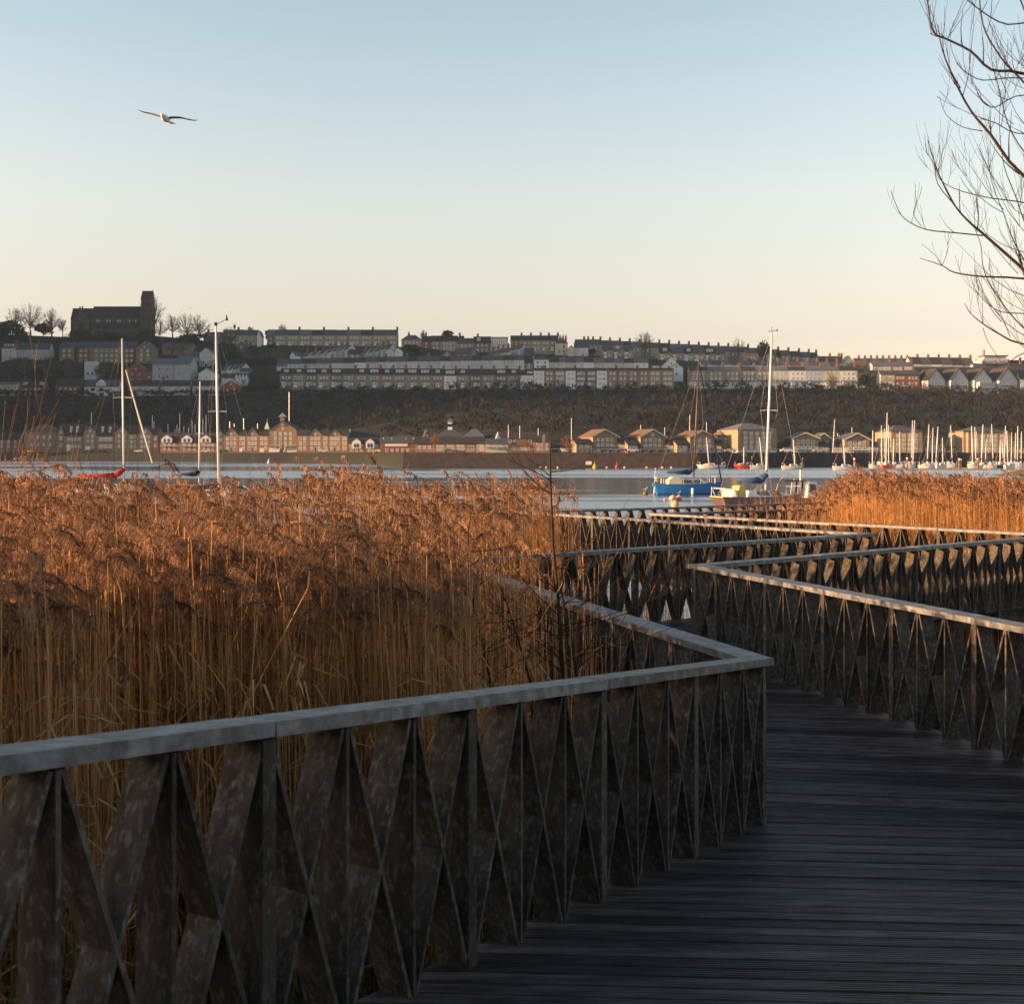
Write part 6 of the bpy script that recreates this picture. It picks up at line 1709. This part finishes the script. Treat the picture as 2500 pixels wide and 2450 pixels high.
BR = [  # far limbs, thin and sharp: (pixels from trunk side outwards), D
    ([(2950,900),(2700,760),(2540,690),(2480,640),(2400,570),(2370,545),(2330,500),(2290,420),(2265,340)], 12, 12, .030, .004, 10),
    ([(2400,575),(2330,568),(2260,560),(2210,535),(2190,505),(2175,465)], 12, 12, .009, .003, 3),
    ([(2250,552),(2230,520),(2245,480),(2250,455)], 12, 12, .004, .002, 0),
    ([(2950,760),(2700,710),(2500,680),(2400,675),(2330,665),(2300,648),(2245,630)], 12, 12.2, .018, .003, 3),
    ([(2300,648),(2285,625),(2250,595)], 12.2, 12.2, .004, .002, 0),
    ([(2300,648),(2310,625),(2316,600)], 12.2, 12.2, .004, .002, 1),
    ([(2330,500),(2290,450),(2280,400),(2262,370),(2258,330)], 12, 12, .007, .002, 4),
    ([(2950,640),(2700,560),(2500,430),(2420,330),(2370,270),(2330,195),(2300,120),(2290,60)], 11.5, 11.5, .026, .004, 10),
    ([(2400,320),(2350,310),(2310,280),(2293,235)], 11.5, 11.5, .006, .002, 1),
    ([(2345,215),(2320,170),(2305,130),(2300,90),(2298,55)], 11.5, 11.5, .006, .002, 2),
    ([(2350,235),(2365,180),(2372,110),(2376,75)], 11.5, 11.5, .006, .002, 2),
    ([(2950,900),(2700,870),(2500,840),(2440,815),(2400,790),(2370,765),(2355,740)], 11.8, 11.8, .016, .003, 5),
    ([(2950,1000),(2700,950),(2560,900),(2500,850),(2470,860),(2400,905),(2330,895),(2260,860)][:0] or [(2950,960),(2700,930),(2560,870),(2500,862),(2455,888),(2410,888),(2380,876)], 11.8, 11.8, .010, .002, 1),
    ([(2400,800),(2410,830),(2435,870),(2450,895)], 11.8, 11.8, .004, .002, 0),
    ([(2500,765),(2440,760),(2400,730),(2378,700),(2368,660)], 12, 12, .007, .002, 4),
    ([(2520,820),(2470,770),(2420,700),(2400,650),(2395,600),(2380,550),(2378,480)], 12, 12, .009, .002, 6),
    ([(2540,500),(2470,490),(2400,480),(2330,460),(2290,430),(2275,350)], 12, 12, .009, .002, 6),
    ([(2540,700),(2480,600),(2450,520),(2420,440),(2412,360)], 12, 12, .009, .002, 6),
    ([(2560,620),(2510,560),(2480,480),(2450,400),(2440,300),(2445,220)], 11.5, 11.5, .009, .002, 7),
    ([(2560,420),(2500,370),(2460,300),(2440,220),(2420,140),(2425,60)], 11.5, 11.5, .009, .002, 7),
]
for pix, d0, d1, r0, r1, tw in BR: traced(wc, [(x, y) for x, y in pix], d0, d1, r0 * .8, r1 * .9, int(tw * 1.4), tl=.55, up=.6)
for _ in range(36):        # whips close to the frame edge
    x, y = trng.uniform(2440, 2600), trng.uniform(150, 880)
    whip(wc, P(x, y, trng.uniform(11, 12.5)), Vector((trng.uniform(-1, .1), trng.gauss(0, .2), trng.uniform(.1, .8))), trng.uniform(.5, 1.1), .004, .55, 2)
NB = [  # nearer limbs, out of focus
    ([(3600,590),(3150,480),(2950,420),(2700,260),(2500,180),(2420,170),(2370,125),(2310,95),(2280,80),(2268,30),(2262,-30)], 6.5, 6.5, 0.0120, 0.0028, 7),
    ([(2315,95),(2290,90),(2270,82)], 6.5, 6.5, 0.0024, 0.0021, 3),
    ([(2315,93),(2322,75),(2328,55)], 6.5, 6.5, 0.0024, 0.0014, 3),
    ([(3600,590),(3150,460),(2600,260),(2480,180),(2430,120),(2400,60),(2390,-20)], 6.5, 6.5, 0.0072, 0.0028, 7),
    ([(3600,580),(3150,450),(2700,250),(2560,200),(2470,190),(2400,196),(2360,178),(2336,155)], 6.5, 6.5, 0.0048, 0.0021, 6),
    ([(2560,230),(2480,235),(2430,262),(2400,250),(2385,225)], 6.5, 6.5, 0.0036, 0.0021, 6),
    ([(3600,510),(3150,380),(2700,180),(2560,60),(2460,60),(2400,30),(2350,-10)], 6.5, 6.5, 0.0060, 0.0028, 6),
    ([(3600,710),(3150,580),(2700,380),(2560,330),(2480,325),(2430,300),(2395,290)], 6.5, 6.5, 0.0048, 0.0021, 6),
    ([(3600,460),(3150,330),(2600,130),(2520,60),(2480,-30)], 6.5, 6.5, 0.0060, 0.0035, 6),
]
wc.build('crown', M['bark'], wl).matrix_world = Matrix.Identity(4)
tb1 = P(3610, HY, 6.5); tb1.z = 1.0
wl2 = empty('willow_tree', tb1, 0, label='nearer blurred bare tree whose twigs hang in the top right corner', cat='tree')
MB().tube([Vector((0,0,-.4)), Vector((.05,0,2.4)), Vector((0,.1,4.4)), Vector((.1,.1,7))], [.16,.13,.11,.05], 10).build('trunk', M['bark'], wl2, smooth=True)
wc2 = MB()
for pix, d0, d1, r0, r1, tw in NB: traced(wc2, pix, d0, d1, r0 * 1.0, r1 * 1.1, tw, tl=.42, up=.3)
wc2.build('crown', M['bark'], wl2)
bpy.context.view_layer.update()
for root in (wl, wl2):
    for ch_ in root.children:
        if ch_.name.startswith('crown'):
            ch_.matrix_world = Matrix.Identity(4)
            ch_.parent = root; ch_.matrix_parent_inverse = root.matrix_world.inverted()
            ch_.matrix_basis = Matrix.Identity(4)

# saplings and shrubs among the reeds
def sapling(name, trunkpix, D, r0, lab, side_n=14, bark='bark', tl=.7, up=.2):
    base = P(trunkpix[0][0], trunkpix[0][1], D)
    root = empty(name, base, 0, label=lab, cat='sapling')
    b = MB(); n = len(trunkpix)
    pts = [P(x, y, D) - base for x, y in trunkpix]
    g = pts[0].copy(); g.z = .8 - base.z
    b.tube([g] + pts, [r0 * 1.15] + [r0 + (.003 - r0) * i / (n - 1) for i in range(n)], 6, cap=False)
    b.build('stem', M[bark], root, smooth=True)
    tw = MB()
    for i in range(side_n):
        t = trng.uniform(.03, .75); k = min(n - 2, int(t * (n - 1))); p = pts[k].lerp(pts[k+1], t * (n - 1) - k)
        sg = trng.choice((-1, 1)); 
        whip(tw, p, Vector((sg * trng.uniform(.6, 1.0), trng.gauss(0, .4), trng.uniform(-.1, .75))), tl * (1.15 - t) * trng.uniform(.6, 1.2), r0 * .24, up, 2)
    tw.build('branch', M[bark], root)
    return root
sapling('sapling', [(1375,1660),(1368,1560),(1362,1450),(1350,1330),(1345,1200),(1343,1100),(1352,998)], 9.6, .021, 'tall dark bare stem rising above the horizon at picture centre', 22, tl=1.0)
sapling('sapling', [(1408,1650),(1395,1560),(1372,1450),(1362,1380)], 9.5, .016, 'dark sapling leaning beside the tall centre stem', 12, tl=.8)
sapling('sapling', [(1205,1690),(1185,1600),(1160,1500),(1148,1400),(1142,1300),(1155,1230)], 9.0, .017, 'slender dark sapling left of the tall centre stem', 16, tl=.8)
sapling('sapling', [(1030,1700),(1005,1620),(985,1540),(965,1470),(930,1400)], 8.6, .014, 'slanting dark sapling, leftmost of the near ones', 14, tl=.7)
sapling('sapling', [(1300,1680),(1265,1560),(1240,1480),(1215,1420)], 9.2, .011, 'thin dark sapling between two taller ones', 12, tl=.7)
def shrub(xp, ytop, D, wpx, lab, n=14, bark='barkr', r=.008):
    c = P(xp, HY, D); c.z = .9
    root = empty('shrub', c, 0, label=lab, cat='shrub')
    hgt = zpx(ytop, D) - .9; b = MB()
    for i in range(n):
        a = trng.uniform(-1, 1) * wpx * D / F / 2
        whip(b, Vector((a * .25, trng.gauss(0, .15), 0)), Vector((a / hgt * .8, trng.gauss(0, .1), 1)), hgt * trng.uniform(.5, 1.02), r, .02, 4)
    b.build('stem', M[bark], root)
shrub(35, 955, 15, 260, 'orange brown bare shrub at the left picture edge', 44)
shrub(130, 1040, 16, 220, 'lower bare shrub right of the left edge shrub', 20)
shrub(235, 1075, 17, 160, 'bare shrub before the red sail cover', 12)
shrub(330, 1085, 17, 200, 'bare twiggy bush between the two left masts', 18, 'bark')
shrub(410, 1100, 17.5, 160, 'bare twiggy bush left of the tallest near mast', 16, 'bark')
shrub(470, 1140, 17.5, 160, 'low bare bush below the tallest near mast', 12, 'bark')

# unseen evergreens added behind and left of the viewer to shade deck and railing
for i, (x, y, h_, w_) in enumerate([(-6, -10, 7, 6), (2, -11, 8, 7), (9, -8, 8, 7), (-12, -2.0, 4.9, 4.4), (-12.4, .6, 4.8, 4.4), (-12.2, 3.2, 4.7, 4.4)]):
    root = empty('evergreen_tree', (x, y, .8), 0, label=f'added evergreen shading the near deck, {ORD[i]} in the unseen bank', cat='tree', group='added shade evergreens')
    MB().tube([(0,0,-.5),(0,0,h_*.7)], [.2, .06], 8).build('trunk', M['bark'], root)
    b = MB()
    for _ in range(3400):
        t = trng.random(); a = trng.uniform(0, 2*PI); rr_ = w_/2 * (1 - (.8 if h_ > 6 else .25)*t**3) * trng.uniform(.3, 1.05)
        p = Vector((math.cos(a)*rr_, math.sin(a)*rr_, .2 + h_*t*.95)); u = Vector((trng.gauss(0,1), trng.gauss(0,1), trng.gauss(0,1))).normalized(); v = u.orthogonal().normalized(); z_ = trng.uniform(.25, .6)
        b.add([p - u*z_*.5, p + v*z_*.4, p + u*z_*.5, p - v*z_*.4], [(0,1,2,3)])
    b.build('crown', M['ever'], root)
# the first car prototypes and every part are real, so nothing is left over
# ================================================================ HAZE
hz = bpy.data.materials.new('haze_air'); hz.use_nodes = True
hn = hz.node_tree.nodes; hn.clear()
vo = hn.new('ShaderNodeVolumePrincipled'); vo.inputs['Color'].default_value = (.50, .72, 1.0, 1); vo.inputs['Density'].default_value = HAZE = .00006; vo.inputs['Anisotropy'].default_value = .0
ho = hn.new('ShaderNodeOutputMaterial'); hz.node_tree.links.new(vo.outputs[0], ho.inputs['Volume'])
MB().box(-1500, 1500, -200, 1330, -32, 160).build('haze', hz, kind='stuff', label='thin cold air dimming the far hillside and town', cat='haze')
